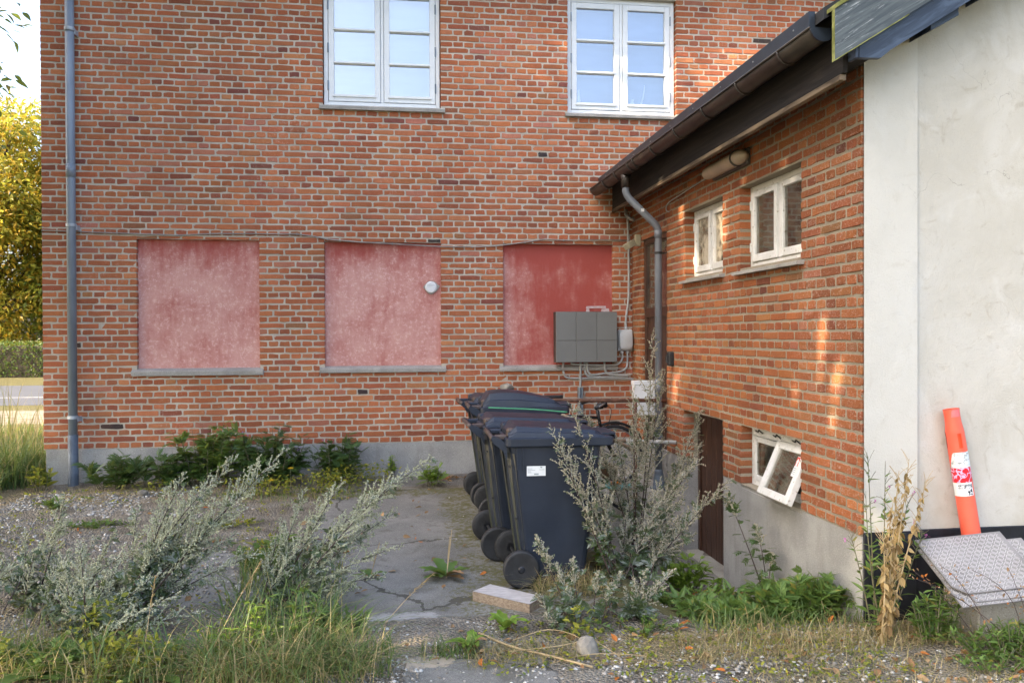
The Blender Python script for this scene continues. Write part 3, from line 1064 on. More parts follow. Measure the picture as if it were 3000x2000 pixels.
# ------------------------------------------------------------------ the side building
sideb = thing('side_building', 'lower brick side building with black eaves, old white windows and a white plastered gable', 'building', (XW, -4.8, 0))
w3 = lambda u, v, n: (XW-n, -u, v)
YG = -4.80
DOOR = (0.42, 1.25, 0.08, 2.655)
CDOOR = (1.74, 2.705, -0.60, 0.895)
W1 = (1.80, 2.706, 2.140, 2.765)
W2 = (3.06, 4.06, 2.130, 2.770)
CW = (3.07, 4.055, 0.430, 0.895)
ZP = .428
sh = [DOOR, CDOOR, W1, W2, CW]
wl = MB()
mortar_wall(wl, 0.005, 4.78, ZP, 3.36, sh, .26, w3)
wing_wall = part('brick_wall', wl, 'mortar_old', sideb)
bw = lay_bricks(.004, 4.786, ZP, 3.26, [DOOR, CDOOR, (W1[0], W1[1], W1[2]-.05, W1[3]), (W2[0], W2[1], W2[2]-.05, W2[3]), CW], .058, False, False)


def score_wing(b):
    uc, vc = (b[0]+b[1])/2, (b[2]+b[3])/2
    d2 = (XW-CAM.x)**2 + (-uc-CAM.y)**2 + (vc-CAM.z)**2
    return (b[1]-b[0])*(b[3]-b[2])*(XW-CAM.x)/d2**1.5*(.01 if vc > 3.08 else 1)


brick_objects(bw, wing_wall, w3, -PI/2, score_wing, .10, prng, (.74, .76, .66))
for u0, u1, hh in ((.012, CDOOR[0], []), (CDOOR[1], 4.784, [(CW[0], CW[1], CW[2]-.03, 2)])):
    pw = MB()
    mortar_wall(pw, u0, u1, -.9, ZP-.001, hh, .25, lambda u, v, n: (XW-n+.002, -u, v), 0)
    part('plinth', pw, 'plinth', sideb)
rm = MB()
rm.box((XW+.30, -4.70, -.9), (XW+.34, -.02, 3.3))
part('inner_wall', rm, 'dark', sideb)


def wy(u):
    return -u


def old_window(W, x, openfrom=None, name='window', lab=None, glass=('oldglass', 'oldglass')):
    """two light timber casement in peeling white paint, seen from its left"""
    a, b, c, d = W
    f = MB()
    t = .045
    for (u0, u1, v0, v1, k) in ((a, a+t, c, d, 0), (b-t, b, c, d, 0), (a+t, b-t, c, c+t, .001), (a+t, b-t, d-t, d, .001), ((a+b)/2-.022, (a+b)/2+.022, c+t, d-t, .002)):
        f.bbox((x+k, -u0, v0), (x+.08-k, -u1, v1), .004)
    w = part(name, f, 'peel', sideb, label=lab)
    for i, (u0, u1) in enumerate(((a+t+.002, (a+b)/2-.024), ((a+b)/2+.024, b-t-.002))):
        s, gl = MB(), MB()
        z0, z1, q = c+t+.002, d-t-.002, .045
        for (p0, p1, v0, v1, k) in ((u0, u0+q, z0, z1, 0), (u1-q, u1, z0, z1, 0), (u0+q, u1-q, z0, z0+q*1.3, .001), (u0+q, u1-q, z1-q, z1, .001)):
            s.bbox((x-.012+k, -p0, v0), (x+.03-k, -p1, v1), .004)
        gl.box((x+.010, -(u0+q-.004), z0+q*1.3-.004), (x+.014, -(u1-q+.004), z1-q+.004))
        part('sash', s, 'peel', w)
        part('pane', gl, glass[i], w)
        for hz in (z0+.08, z1-.14):
            if i == 0:
                h = MB()
                h.tube([(x-.016, -u0+.004, hz), (x-.016, -u0+.004, hz+.07)], .008, 6)
                part('hinge', h, 'peel', w)
    bk = MB()
    bk.box((x+.10, -a, c), (x+.115, -b, d))
    part('curtain', bk, 'curtain', w)
    return w


old_window(W1, XW+.085, lab='smaller white window in low sun', glass=('frost', 'frost'))
old_window(W2, XW+.085, lab='larger white window beside the white gable')
for (a, b, c, d) in (W1, W2):
    s = MB()
    n = 4
    V = []
    us = np.linspace(a-.045, b+.045, n)
    s.add([(XW-.055, -us[0], c-.052), (XW-.055, -us[-1], c-.052), (XW-.055, -us[-1], c-.030), (XW-.055, -us[0], c-.030),
           (XW+.09, -us[0], c-.052), (XW+.09, -us[-1], c-.052), (XW+.09, -us[-1], c+.002), (XW+.09, -us[0], c+.002)],
          [(0, 1, 2, 3), (3, 2, 6, 7), (4, 7, 6, 5), (0, 4, 5, 1), (0, 3, 7, 4), (1, 5, 6, 2)])
    part('window_sill', s, 'sill', sideb)
# cellar window: fixed light on the left, right light propped open and hanging out at the foot
a, b, c, d = CW
x = XW+.09
f = MB()
t = .04
for (u0, u1, v0, v1, k) in ((a, a+t, c, d, 0), (b-t, b, c, d, 0), (a+t, b-t, c, c+t, .001), (a+t, b-t, d-.075, d, .001), ((a+b)/2-.02, (a+b)/2+.02, c+t, d-.075, .002)):
    f.bbox((x+k, -u0, v0), (x+.07-k, -u1, v1), .004)
cwf = part('cellar_window', f, 'peel', sideb)
for i, (u0, u1) in enumerate(((a+t, (a+b)/2-.01), ((a+b)/2+.012, b-.02))):
    s, gl = MB(), MB()
    z0, z1, q = (c+t, d-.08, .042) if i == 0 else (c-.02, d-.075, .055)
    th = .03 if i == 0 else .05
    ax = (x-.004) if i == 0 else (x-.03)
    for (p0, p1, v0, v1, k) in ((u0, u0+q, z0, z1, 0), (u1-q, u1, z0, z1, 0), (u0+q, u1-q, z0, z0+q, .001), (u0+q, u1-q, z1-q, z1, .001)):
        s.bbox((ax+k, -p0, v0), (ax+th-k, -p1, v1), .004)
    gl.box((ax+th*.4, -(u0+q-.004), z0+q-.004), (ax+th*.4+.004, -(u1-q+.004), z1-q+.004))
    mbs = [s, gl]
    if i == 1:
        lb, ink = MB(), MB()
        yu = u1-q-.012
        lb.box((ax+th*.4-.003, -(yu-.055), z1-q-.16), (ax+th*.4-.001, -yu, z1-q-.015))
        rd = MB()
        rd.box((ax+th*.4-.006, -(yu-.05), z1-q-.085), (ax+th*.4-.0035, -(yu-.005), z1-q-.02))
        ar = MB()
        yc = -(yu-.0275)
        ar.prism([(yc-.009, z1-q-.085), (yc+.009, z1-q-.085), (yc+.009, z1-q-.055), (yc+.016, z1-q-.055), (yc, z1-q-.03), (yc-.016, z1-q-.055), (yc-.009, z1-q-.055)], 0, ax+th*.4-.0085, ax+th*.4-.0065)
        for k in range(4):
            ink.box((ax+th*.4-.0055, -(yu-.048+.006*(k % 2)), z1-q-.104-.013*k), (ax+th*.4-.0035, -(yu-.008), z1-q-.099-.013*k))
        mbs += [lb, rd, ar, ink]
        piv = Vector((ax+th, 0, z1))
        R = Matrix.Rotation(math.radians(24), 3, 'Y')
        for mb in mbs:
            for arr in mb.v:
                for j in range(len(arr)):
                    arr[j] = R @ (Vector(arr[j])-piv) + piv
    part('sash', s, 'peel', cwf)
    part('pane', gl, 'oldglass', cwf)
    if i == 1:
        part('notice', lb, 'label', cwf)
        part('notice_red_square', rd, 'redprint', cwf)
        part('notice_arrow', ar, 'label', cwf)
        part('notice_text', ink, 'print', cwf)
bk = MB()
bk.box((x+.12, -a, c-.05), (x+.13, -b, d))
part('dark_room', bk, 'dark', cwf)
s = MB()
s.box((XW+.012, -a, c-.06), (XW+.2, -b, c-.002))
part('window_sill', s, 'sill', sideb)
# loose iron stays above the open light
s = MB()
for k in range(3):
    u = a+.1+.3*k
    s.tube([(x-.012, -u, d-.035), (x-.02, -u-.06, d-.04), (x-.02, -u-.07, d-.02), (x-.012, -u-.12, d-.045)], .005, 5)
part('iron_stay', s, 'bikeblack', cwf)


def board_door(name, D, x, mat, boards, z0, z1, lab):
    a, b = D[0], D[1]
    fr = MB()
    for (u0, u1, v0, v1) in ((a, a+.05, z0, z1), (b-.05, b, z0, z1), (a+.05, b-.05, z1-.05, z1)):
        fr.bbox((x, -u0, v0), (x+.07, -u1, v1), .003)
    dr = part(name, fr, mat, sideb, label=lab)
    w = (b-a-.1)/boards
    for k in range(boards):
        m = MB()
        m.bbox((x+.018, -(a+.05+k*w+.001), z0), (x+.045, -(a+.05+(k+1)*w-.001), z1-.05), .004)
        part('board', m, mat, dr)
    return dr


cd = board_door('cellar_door', CDOOR, XW+.14, 'browndoor', 7, -.44, .895, 'narrow brown boarded door down at the cellar')
th_ = MB()
th_.bbox((XW-.02, -1.72, -.62), (XW+.25, -2.72, -.44), .01)
part('threshold', th_, 'slab', cd)
ud = board_door('upper_door', (DOOR[0], DOOR[1]), XW+.02, 'browndoor', 6, .09, 1.86, 'dark brown door with a glazed top in the corner')
m = MB()
for (u0, u1, v0, v1) in ((.42, .47, 1.86, 2.65), (1.20, 1.25, 1.86, 2.65), (.47, 1.20, 2.60, 2.65), (.47, 1.20, 1.80, 1.90)):
    m.bbox((XW+.015, -u0, v0), (XW+.085, -u1, v1), .003)
part('transom_frame', m, 'browndoor', ud)
m = MB()
m.box((XW+.04, -.47, 1.9), (XW+.046, -1.2, 2.6))
part('pane', m, 'oldglass', ud)
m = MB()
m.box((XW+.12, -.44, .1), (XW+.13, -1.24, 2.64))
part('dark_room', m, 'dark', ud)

# gable wall: plastered pier at the corner, wall proper set back a little, tarred foot
gw = MB()
SL = .62
zr = lambda xx: 3.36 + SL*(xx-2.30)


def plaster_face(mb, x0, x1, y, z0, ztop, seed, nx=26, nz=40):
    U, T = np.meshgrid(np.linspace(x0, x1, nx), np.linspace(0, 1, nz))
    Zz = z0 + T*(ztop(U)-z0)
    e = np.minimum.reduce([U-x0, x1-U, np.full_like(U, .05)])/.05
    Q = np.stack([U, y - (vnoise(U, Zz, 1.7, seed)-.5)*.014*e - (vnoise(U, Zz, 5.5, seed+1)-.5)*.006*e, Zz], -1).reshape(-1, 3)
    ix = np.arange(nx*nz).reshape(nz, nx)
    mb.add(Q, np.stack([ix[:-1, :-1], ix[:-1, 1:], ix[1:, 1:], ix[1:, :-1]], -1).reshape(-1, 4))


plaster_face(gw, XW+.006, 3.005, YG, .455, lambda u: zr(u)-.12, 31, 14, 40)
gw.prism([(XW+.006, .455), (3.005, .455), (3.005, zr(3.005)-.12), (XW+.006, zr(XW)-.12)], 1, YG+.03, YG+.2)
gw.box((3.004, YG+.002, .456), (3.0062, YG+.05, zr(3.0)-.12))
part('corner_pier', gw, 'pier', sideb, True)
gw = MB()
plaster_face(gw, 3.005, 6.4, YG+.032, .455, lambda u: zr(u)-.12, 35, 40, 44)
gw.prism([(3.005, .455), (6.4, .455), (6.4, zr(6.4)-.12), (3.005, zr(3.005)-.12)], 1, YG+.045, YG+.2)
gw.prism([(6.4, .455), (9.8, .455), (9.8, zr(6.4)-.12-.62*3.4), (6.4, zr(6.4)-.12)], 1, YG+.032, YG+.2)
part('gable_wall', gw, 'white', sideb, True)
fo = MB()
fo.bbox((XW+.010, YG+.006, -.6), (3.003, YG+.2, .454), .004)
fo.bbox((3.0035, YG+.024, -.6), (9.8, YG+.2, .454), .004)
part('tarred_foot', fo, 'black', sideb)
# roof slab, its edge, fascia, soffit, gutter
rs = MB()
rs.prism([(2.30, 3.335), (6.4, zr(6.4)-.03), (10.4, 3.335), (10.4, 3.40), (6.4, zr(6.4)+.04), (2.30, 3.40)], 1, -5.02, -.003)
part('roof', rs, 'felt', sideb)
ed = MB()
ed.prism([(2.262, 3.325), (2.298, 3.325), (2.298, 3.412), (2.262, 3.412)], 1, -.004, -4.93)
part('roof_edge', ed, 'edge', sideb)
sc_ = MB()
for k in range(9):
    sc_.lathe([(.006, 0), (.005, .003), (.001, .004)], (2.261, -.35-.55*k, 3.37), (-1, 0, 0), 8)
part('edge_screw', sc_, 'chrome', sideb)
fa = MB()
fa.bbox((2.425, -.004, 3.055), (2.452, -5.0, 3.36), .003)
part('fascia_board', fa, 'tarwood', sideb)
fa = MB()
fa.bbox((2.418, -.006, 3.020), (2.456, -4.98, 3.054), .004)
part('fascia_batten', fa, 'rawwood', sideb)
so = MB()
so.box((2.4525, -.006, 3.225), (XW+.003, -4.79, 3.245))
part('soffit', so, 'tarwood', sideb)
# half-round gutter, hung on hooks, closed at the near end
gt = MB()
prof = [(math.cos(q), math.sin(q)) for q in np.linspace(PI, 2*PI, 15)]
gc = lambda yy: 3.278-.0085*yy
gX = lambda yy: 2.232-.022*yy
ys_ = np.linspace(-.02, -4.93, 12)
rings = []
for yy in ys_:
    o_ = [(gX(yy)+.072*cx, yy, gc(yy)+.072*cz) for cx, cz in prof]
    i_ = [(gX(yy)+.068*cx, yy, gc(yy)+.068*cz) for cx, cz in prof[::-1]]
    rings.append(o_+i_)
gt.loft(rings)
gt.tube([(gX(0)-.074, -.02, gc(0)+.002), (gX(-4.93)-.074, -4.93, gc(-4.93)+.002)], .008, 6)
gut = part('gutter', gt, 'gutter', sideb, True)
ec = MB()
ec.prism([(gX(-4.93)+.076*cx, gc(-4.93)+.076*cz) for cx, cz in prof], 1, -4.932, -4.945)
part('gutter_end_cap', ec, 'edge', gut)
for yy in (-.55, -1.0, -1.45, -1.62, -2.15, -2.75, -3.35, -3.95, -4.55):
    h = MB()
    pts = [(gX(yy)+.077*cx, yy, gc(yy)+.077*cz) for cx, cz in prof] + [(2.43, yy, gc(yy)+.035)]
    h.tube(pts, .0075, 6)
    part('gutter_hook', h, 'gutter', gut, True)
# gutter outlet and its downpipe
o = MB()
o.lathe([(.052, 0), (.044, -.05), (.043, -.13)], (2.258, -1.18, gc(-1.2)-.062), (0, 0, 1), 16)
part('gutter_outlet', o, 'gutter', gut, True)
dp = MB()
px, py = 2.575, -1.245
dp.tube([(2.258, -1.18, 3.13), (2.258, -1.18, 3.06), (2.270, -1.183, 3.02), (2.29, -1.19, 2.985), (2.53, -1.235, 2.74), (2.562, -1.243, 2.70), (px, py, 2.65), (px, py, .16)], .0365, 18)
dp2 = part('downpipe', dp, 'pipe2', sideb, True)
for z0, z1 in ((2.58, 2.66), (1.02, 1.16), (.55, .60)):
    c = MB()
    c.tube([(px, py, z0), (px, py, z1)], .0395, 18)
    part('pipe_sleeve', c, 'pipe2', dp2, True)
c = MB()
c.tube([(px, py, 2.42), (px, py, 2.445)], .041, 16)
c.tube([(px+.03, py, 2.432), (XW+.01, py-.02, 2.432)], .008, 6)
part('pipe_bracket', c, 'bikeblack', dp2)
c = MB()
c.lathe([(.0375, .20), (.043, .17), (.055, .09), (.062, .03), (.085, .022), (.088, 0)], (px, py, .052), (0, 0, 1), 20)
part('pipe_foot', c, 'zincdk', dp2, True)
lb = MB()
lb.box((2.395, -1.262, 2.845), (2.425, -1.256, 2.875))
part('sticker', lb, 'label', dp2)
# verge of the gable
vg = MB()
pitch = .62


def vboard(mb, x0, z0, x1, hgt, y0, y1):
    mb.prism([(x0, z0), (x1, z0+pitch*(x1-x0)), (x1, z0+hgt+pitch*(x1-x0)), (x0, z0+hgt)], 1, y0, y1)


vboard(vg, 2.318, 3.088, 6.3, .272, -5.105, -5.08)
vb = part('bargeboard', vg, 'greywood', sideb)
vg = MB()
vg.box((2.3155, -5.106, 3.082), (2.3178, -5.079, 3.358))
vg.prism([(2.318, 3.082), (2.75, 3.082+pitch*.432), (2.75, 3.0875+pitch*.432), (2.318, 3.0875)], 1, -5.106, -5.079)
part('mossy_edge', vg, 'mossy', vb)
vg = MB()
vg.prism([(2.318, 3.362), (6.3, 3.362+pitch*3.982), (6.3, 3.385+pitch*3.982), (2.318, 3.385)], 1, -5.12, -4.90)
part('verge_cap', vg, 'mossy', sideb)
vg = MB()
vg.prism([(2.475, 3.115), (2.60, 3.118), (2.66, 3.165), (6.3, 3.165+pitch*3.64), (6.3, 3.36+pitch*3.64), (2.475, 3.25)], 1, -5.078, -5.045)
vg.bbox((2.452, -5.076, 3.113), (2.474, -5.0, 3.30), .003)
part('verge_board', vg, 'bluewood', sideb)
vg = MB()
vg.prism([(2.475, 3.135), (2.58, 3.135), (2.66, 3.19), (6.3, 3.19+pitch*3.64), (6.3, 3.36+pitch*3.64), (2.475, 3.26)], 1, -5.044, -4.79)
part('verge_soffit', vg, 'tarwood', sideb)
for k in range(2):
    xx = 2.95+.36*k
    vg = MB()
    vg.prism([(xx, 3.132+pitch*(xx-2.66)), (xx+.17, 3.132+pitch*(xx+.15-2.66)), (xx+.17, 3.2+pitch*(xx+.17-2.66)), (xx, 3.2+pitch*(xx-2.66))], 1, -5.0, -4.8)
    part('purlin_end', vg, 'bluewood', sideb)

# ------------------------------------------------------------------ landing in the corner
ld = MB()
ld.bbox((1.55, -1.32, -.8), (XW-.002, -.004, .055), .012)
solo('landing', ld, 'slab', 'low concrete landing in the corner between the house and the side building', 'landing', (2.1, -.66, -.5))

# ------------------------------------------------------------------ fittings on the house wall
vt = thing('air_vent', 'round white louvred vent set in the middle blind window', 'vent', (.335, .05, 2.152))
m = MB()
m.lathe([(.066, 0), (.066, .012), (.058, .022), (.048, .022)], (.335, .052, 2.152), (0, -1, 0), 24)
part('vent_ring', m, 'grille', vt, True)
for k in range(5):
    zz = 2.152-.038+.019*k
    hw = math.sqrt(max(.0001, .05**2-(zz-2.152)**2))
    m = MB()
    m.add([(.335-hw, .026, zz-.003), (.335+hw, .026, zz-.003), (.335+hw, .034, zz+.006), (.335-hw, .034, zz+.006),
           (.335-hw, .030, zz-.005), (.335+hw, .030, zz-.005), (.335+hw, .038, zz+.004), (.335-hw, .038, zz+.004)],
          [(0, 1, 2, 3), (4, 7, 6, 5), (0, 4, 5, 1), (2, 6, 7, 3)])
    part('louvre', m, 'grille', vt)
m = MB()
m.lathe([(.056, 0), (.056, .002)], (.335, .046, 2.152), (0, -1, 0), 20)
part('vent_hole', m, 'dark', vt)
m = MB()
m.prism([(.245, 2.150), (.262, 2.138), (.278, 2.112), (.300, 2.085), (.335, 2.072), (.362, 2.083), (.392, 2.104), (.415, 2.135), (.436, 2.168), (.412, 2.182), (.392, 2.205), (.366, 2.222), (.33, 2.226), (.296, 2.214), (.272, 2.186)], 1, .043, .05)
part('mortar_patch', m, 'sill', vt)
for nm, lab, geo in (('white_vase', 'slim white vase on the sill inside the right upper window, in the left light', [(.018, 0), (.022, .05), (.014, .12), (.012, .17)]), ('small_ornament', 'small pale ornament on the sill inside the right upper window', [(.03, 0), (.034, .02), (.015, .05), (.02, .075)])):
    m = MB()
    m.lathe(geo, (2.06 if nm == 'white_vase' else 2.70, .118, 4.285), (0, 0, 1), 14)
    solo(nm, m, 'whitemetal', lab, 'ornament', (2.06 if nm == 'white_vase' else 2.70, .118, 4.285), True)
m = MB()
m.tube([(2.80+.05*math.sin(q), .118, 4.285+.16*q) for q in np.linspace(0, 1.6, 10)], [.008, .010, .010, .010, .009, .008, .007, .006, .005, .003], 8)
solo('tall_ornament', m, 'whitemetal', 'curved white horn on the sill inside the right upper window, in the right light', 'ornament', (2.80, .118, 4.285), True)

cb = MB()
pts = [(-3.765, .05, 2.74), (-3.75, -.012, 2.732), (-3.47, -.016, 2.728), (-3.39, -.016, 2.722), (-2.387, -.014, 2.699), (-1.962, -.014, 2.722), (-1.131, -.014, 2.726), (-.95, -.016, 2.705), (-.8, -.016, 2.672), (-.45, -.02, 2.646), (-.092, -.02, 2.63), (.479, -.02, 2.603), (.8, -.02, 2.606), (1.059, -.018, 2.617), (1.4, -.016, 2.665), (1.649, -.014, 2.705), (1.85, -.014, 2.694), (2.047, -.014, 2.70), (2.634, -.014, 2.702)]
cb.tube(pts, .0075, 6)
ct = thing('wall_cable', 'thin sagging cable strung along the brick house above the blind windows', 'cable', (-3.7, -.02, 2.7))
part('cable_run', cb, 'cable', ct, True)
for q in pts[4:-1:2]:
    m = MB()
    m.bbox((q[0]-.006, -.024, q[2]-.012), (q[0]+.006, .002, q[2]+.012), .002)
    part('cable_clip', m, 'cable', ct)

mc = thing('meter_cabinet', 'grey six-door meter cabinet over the corner of the right blind window', 'cabinet', (2.08, -.07, 1.30))
m = MB()
m.bbox((1.728, -.138, 1.297), (2.442, -.008, 1.873), .004)
part('cabinet_body', m, 'cabside', mc)
xs, zs = [1.730, 1.962, 2.203, 2.440], [1.299, 1.545, 1.871]
for i in range(3):
    for j in range(2):
        m = MB()
        m.bbox((xs[i]+.0015, -.156, zs[j]+.0015), (xs[i+1]-.0015, -.139, zs[j+1]-.0015), .003)
        part('cabinet_door', m, 'cabinet', mc)
# daub of pale paint on the render above it
MAT['daub'] = plain('thin_pale_paint', (.50, .36, .36), .8, c2=(.62, .53, .55), scale=30)
m = MB()
for (x0, x1, z0, z1) in ((2.12, 2.36, 1.915, 1.945), (2.12, 2.165, 1.872, 1.9145), (2.30, 2.40, 1.872, 1.9145)):
    m.prism([(x0, z0), (x1, z0+.003), (x1-.006, z1), (x0+.008, z1-.004)], 1, .042, .0435)
solo('paint_daub', m, 'daub', 'smear of pale paint on the red render above the meter cabinet', 'paint', (2.2, .05, 1.87))

jb = thing('junction_box', 'small light grey junction box with rounded cover right of the meter cabinet', 'junction box', (2.57, -.05, 1.42))
m = MB()
m.bbox((2.475, -.06, 1.425), (2.650, -.006, 1.668), .012)
part('box_base', m, 'plastic', jb)
m = MB()
ring = lambda s, y: [(2.5625+.082*s*(abs(math.cos(t))**.5)*np.sign(math.cos(t)), y, 1.547+.117*s*(abs(math.sin(t))**.5)*np.sign(math.sin(t))) for t in np.linspace(0, 2*PI, 28, endpoint=False)]
m.loft([ring(1, -.061), ring(1, -.082), ring(.94, -.095), ring(.80, -.104)][::-1])
part('box_cover', m, 'plastic', jb, True)
for xx in (2.53, 2.592):
    m = MB()
    m.tube([(xx, -.035, 1.428), (xx, -.035, 1.395)], .019, 10)
    part('gland', m, 'plastic', jb, True)
m = MB()
m.tube([(2.575, -.035, 1.66), (2.575, -.035, 1.70)], .017, 10)
part('gland', m, 'plastic', jb, True)


def bez(P, n=10):
    """smooth line through the given points"""
    P = [np.array(p, dtype=float) for p in P]
    out = []
    Q = [2*P[0]-P[1]] + P + [2*P[-1]-P[-2]]
    for i in range(1, len(Q)-2):
        for t in np.linspace(0, 1, n, endpoint=False):
            a, b, c, d = Q[i-1], Q[i], Q[i+1], Q[i+2]
            out.append(.5*((2*b)+(c-a)*t+(2*a-5*b+4*c-d)*t*t+(3*b-3*c+d-a)*t**3))
    out.append(P[-1])
    return out


YC = -.03
runs = [('grey conduit rising from the junction box to the dark eaves', [(2.575, -.035, 1.69), (2.578, YC, 1.80), (2.607, YC, 2.03), (2.612, YC, 2.4), (2.605, YC, 2.75), (2.60, YC, 3.0)]),
        ('bent conduit under the left side of the meter cabinet', [(1.835, -.05, 1.30), (1.835, YC, 1.22), (1.85, YC, 1.15), (1.90, YC, 1.115), (2.0, YC, 1.112), (2.6, YC, 1.10), (2.652, YC, 1.085)]),
        ('straight conduit dropping into the steel tube behind the bins', [(2.035, -.05, 1.30), (2.035, -.045, 1.10), (2.03, -.045, 1.0)]),
        ('conduit curling right from under the middle of the meter cabinet', [(2.085, -.05, 1.30), (2.09, YC, 1.22), (2.11, YC-.012, 1.15), (2.18, YC-.012, 1.125), (2.45, YC-.012, 1.125), (2.6, YC-.012, 1.125)]),
        ('conduit looping from the middle of the cabinet to the junction box', [(2.11, -.05, 1.30), (2.12, YC-.02, 1.20), (2.17, YC-.02, 1.15), (2.30, YC-.02, 1.165), (2.50, YC-.02, 1.185), (2.575, YC-.02, 1.23), (2.592, -.035, 1.30), (2.592, -.035, 1.40)]),
        ('conduit under the right end of the meter cabinet', [(2.315, -.05, 1.30), (2.32, YC-.03, 1.22), (2.35, YC-.03, 1.165), (2.42, YC-.03, 1.15), (2.6, YC-.03, 1.14)]),
        ('short conduit tucked between meter cabinet and junction box', [(1.92, -.05, 1.285), (2.0, -.05, 1.27), (2.35, -.05, 1.26), (2.47, -.05, 1.27), (2.53, -.035, 1.33), (2.53, -.035, 1.40)])]
for lab, P in runs:
    m = MB()
    m.tube(bez(P, 8), .0125 if 'rising' not in lab else .013, 8)
    solo('conduit', m, 'conduit', lab, 'conduit', P[0], True, 'grey conduits around the meter cabinet')
m = MB()
m.bbox((2.005, -.075, .55), (2.060, -.01, 1.01), .006)
m.tube([(2.018, -.08, .55), (2.018, -.08, 1.01)], .012, 8)
m.tube([(2.048, -.08, .55), (2.048, -.08, 1.01)], .012, 8)
solo('steel_tube', m, 'hinge', 'galvanised steel guard tube on the wall behind the bins', 'tube', (2.03, -.04, .6))

# sensor lamp and hanging cable end up in the corner
sl = thing('motion_sensor', 'yellowed two-piece motion sensor above the upper door', 'sensor', (2.60, -.33, 2.62))
m = MB()
m.bbox((2.60, -.36, 2.60), (2.66, -.30, 2.73), .006)
part('sensor_base', m, 'cream', sl)
m = MB()
m.bbox((-.055, -.05, -.035), (.055, .05, .035), .006)
R = Matrix.Rotation(math.radians(-30), 3, 'Y') @ Matrix.Rotation(math.radians(25), 3, 'Z')
m.v = [np.array([R @ Vector(q) + Vector((2.53, -.36, 2.61)) for q in a]) for a in m.v]
part('sensor_head', m, 'cream', sl)
m = MB()
m.tube([(2.56, -.35, 2.63), (2.61, -.33, 2.66)], .012, 8)
part('sensor_joint', m, 'cream', sl, True)
m = MB()
m.tube(bez([(2.54, -.2, 3.02), (2.52, -.25, 2.96), (2.55, -.30, 2.91), (2.60, -.28, 2.90), (2.61, -.2, 2.93)], 6), .018, 8)
solo('cable_end', m, 'cable', 'stiff curled cable end hanging under the eaves in the dark corner', 'cable', (2.55, -.25, 2.95), True)

# bulkhead lamp under the eaves
bl = thing('wall_lamp', 'long bulkhead lamp with yellowed glass under the eaves of the side building', 'lamp', (XW, -2.88, 2.99))
m = MB()
m.bbox((XW-.035, -2.56, 2.915), (XW+.002, -3.26, 3.045), .012)
part('lamp_base', m, 'lampbase', bl)
m = MB()


def capsule(cx, cz, rx, rz, ya, yb, n=18):
    rings = []
    for t in np.linspace(0, 1, 15):
        e = min(t, 1-t)*2
        s = math.sqrt(max(0.02, 1-(1-min(1, e/.28))**2))
        yy = ya+(yb-ya)*t
        rings.append([(cx+rx*s*math.cos(q), yy, cz+rz*s*math.sin(q)) for q in np.linspace(0, 2*PI, n, endpoint=False)])
    return rings


m.loft(capsule(XW-.062, 2.98, .062, .056, -2.47, -3.31))
part('lamp_glass', m, 'lamp', bl, True)
for yy in (-3.16,):
    m = MB()
    m.tube([(XW-.062+.068*math.cos(q), yy, 2.98+.062*math.sin(q)) for q in np.linspace(0, 2*PI, 20)], .007, 6, False)
    part('lamp_clip', m, 'lampbase', bl)
m = MB()
m.tube(bez([(2.655, -2.45, 2.985), (2.65, -2.1, 2.965), (2.65, -1.7, 2.945), (2.645, -1.35, 2.92), (2.64, -1.3, 2.86), (2.65, -1.36, 2.83)], 8), .006, 6)
solo('lamp_cable', m, 'conduit', 'pale cable running from the bulkhead lamp towards the corner', 'cable', (2.65, -1.9, 2.95), True)
m = MB()
m.bbox((XW-.055, -1.40, 1.30), (XW+.003, -1.48, 1.44), .012)
m.bbox((XW-.075, -1.42, 1.33), (XW-.05, -1.46, 1.41), .006)
solo('door_holder', m, 'rubber', 'black rubber door holder on the brickwork right of the downpipe', 'door holder', (XW, -1.44, 1.37))

# ------------------------------------------------------------------ handrail round the landing
rl = thing('handrail', 'rusty tube handrail round the corner landing behind the bins', 'railing', (2.1, -1.26, .05))
TR = [('top_rail', 'rust', [(1.42, -1.26, .965), (2.652, -1.26, .945)], .020, 'rust brown top rail'),
      ('middle_rail', 'ochre', [(1.60, -1.29, .548), (2.22, -1.29, .552)], .019, 'flaked ochre middle rail'),
      ('middle_rail', 'greypipe', [(2.221, -1.29, .552), (2.655, -1.55, .56)], .019, 'pale grey end of the middle rail'),
      ('sloping_rail', 'ochre', [(1.55, -1.36, .83), (1.95, -1.36, .655), (2.28, -1.36, .46)], .020, 'sloping ochre rail'),
      ('sloping_rail', 'rubber', [(1.62, -1.42, .22), (1.95, -1.42, .03), (2.2, -1.42, -.14)], .024, 'dark lower sloping rail'),
      ('post', 'rust', [(2.30, -1.35, -.44), (2.30, -1.35, .945)], .020, None),
      ('post', 'rust', [(1.60, -1.24, .05), (1.60, -1.24, .965)], .020, None)]
for nm, mt, P, rr, lab in TR:
    m = MB()
    m.tube(P, rr, 10)
    part(nm, m, mt, rl, True, lab)

wb = thing('white_letter_box', 'white sheet metal box hung behind the top rail next to the downpipe', 'box', (2.5, -1.0, .8))
m = MB()
m.bbox((2.385, -1.02, .775), (2.612, -.93, 1.125), .006)
part('box_case', m, 'whitemetal', wb)
m = MB()
m.bbox((2.378, -1.028, 1.09), (2.619, -.925, 1.132), .004)
part('box_lid', m, 'whitemetal', wb)

# ------------------------------------------------------------------ bicycle behind the bins
bk_ = thing('bicycle', 'old black bicycle parked on the landing behind the bins', 'bicycle', (1.6, -1.02, .055))
BY, BZ = -1.02, .055


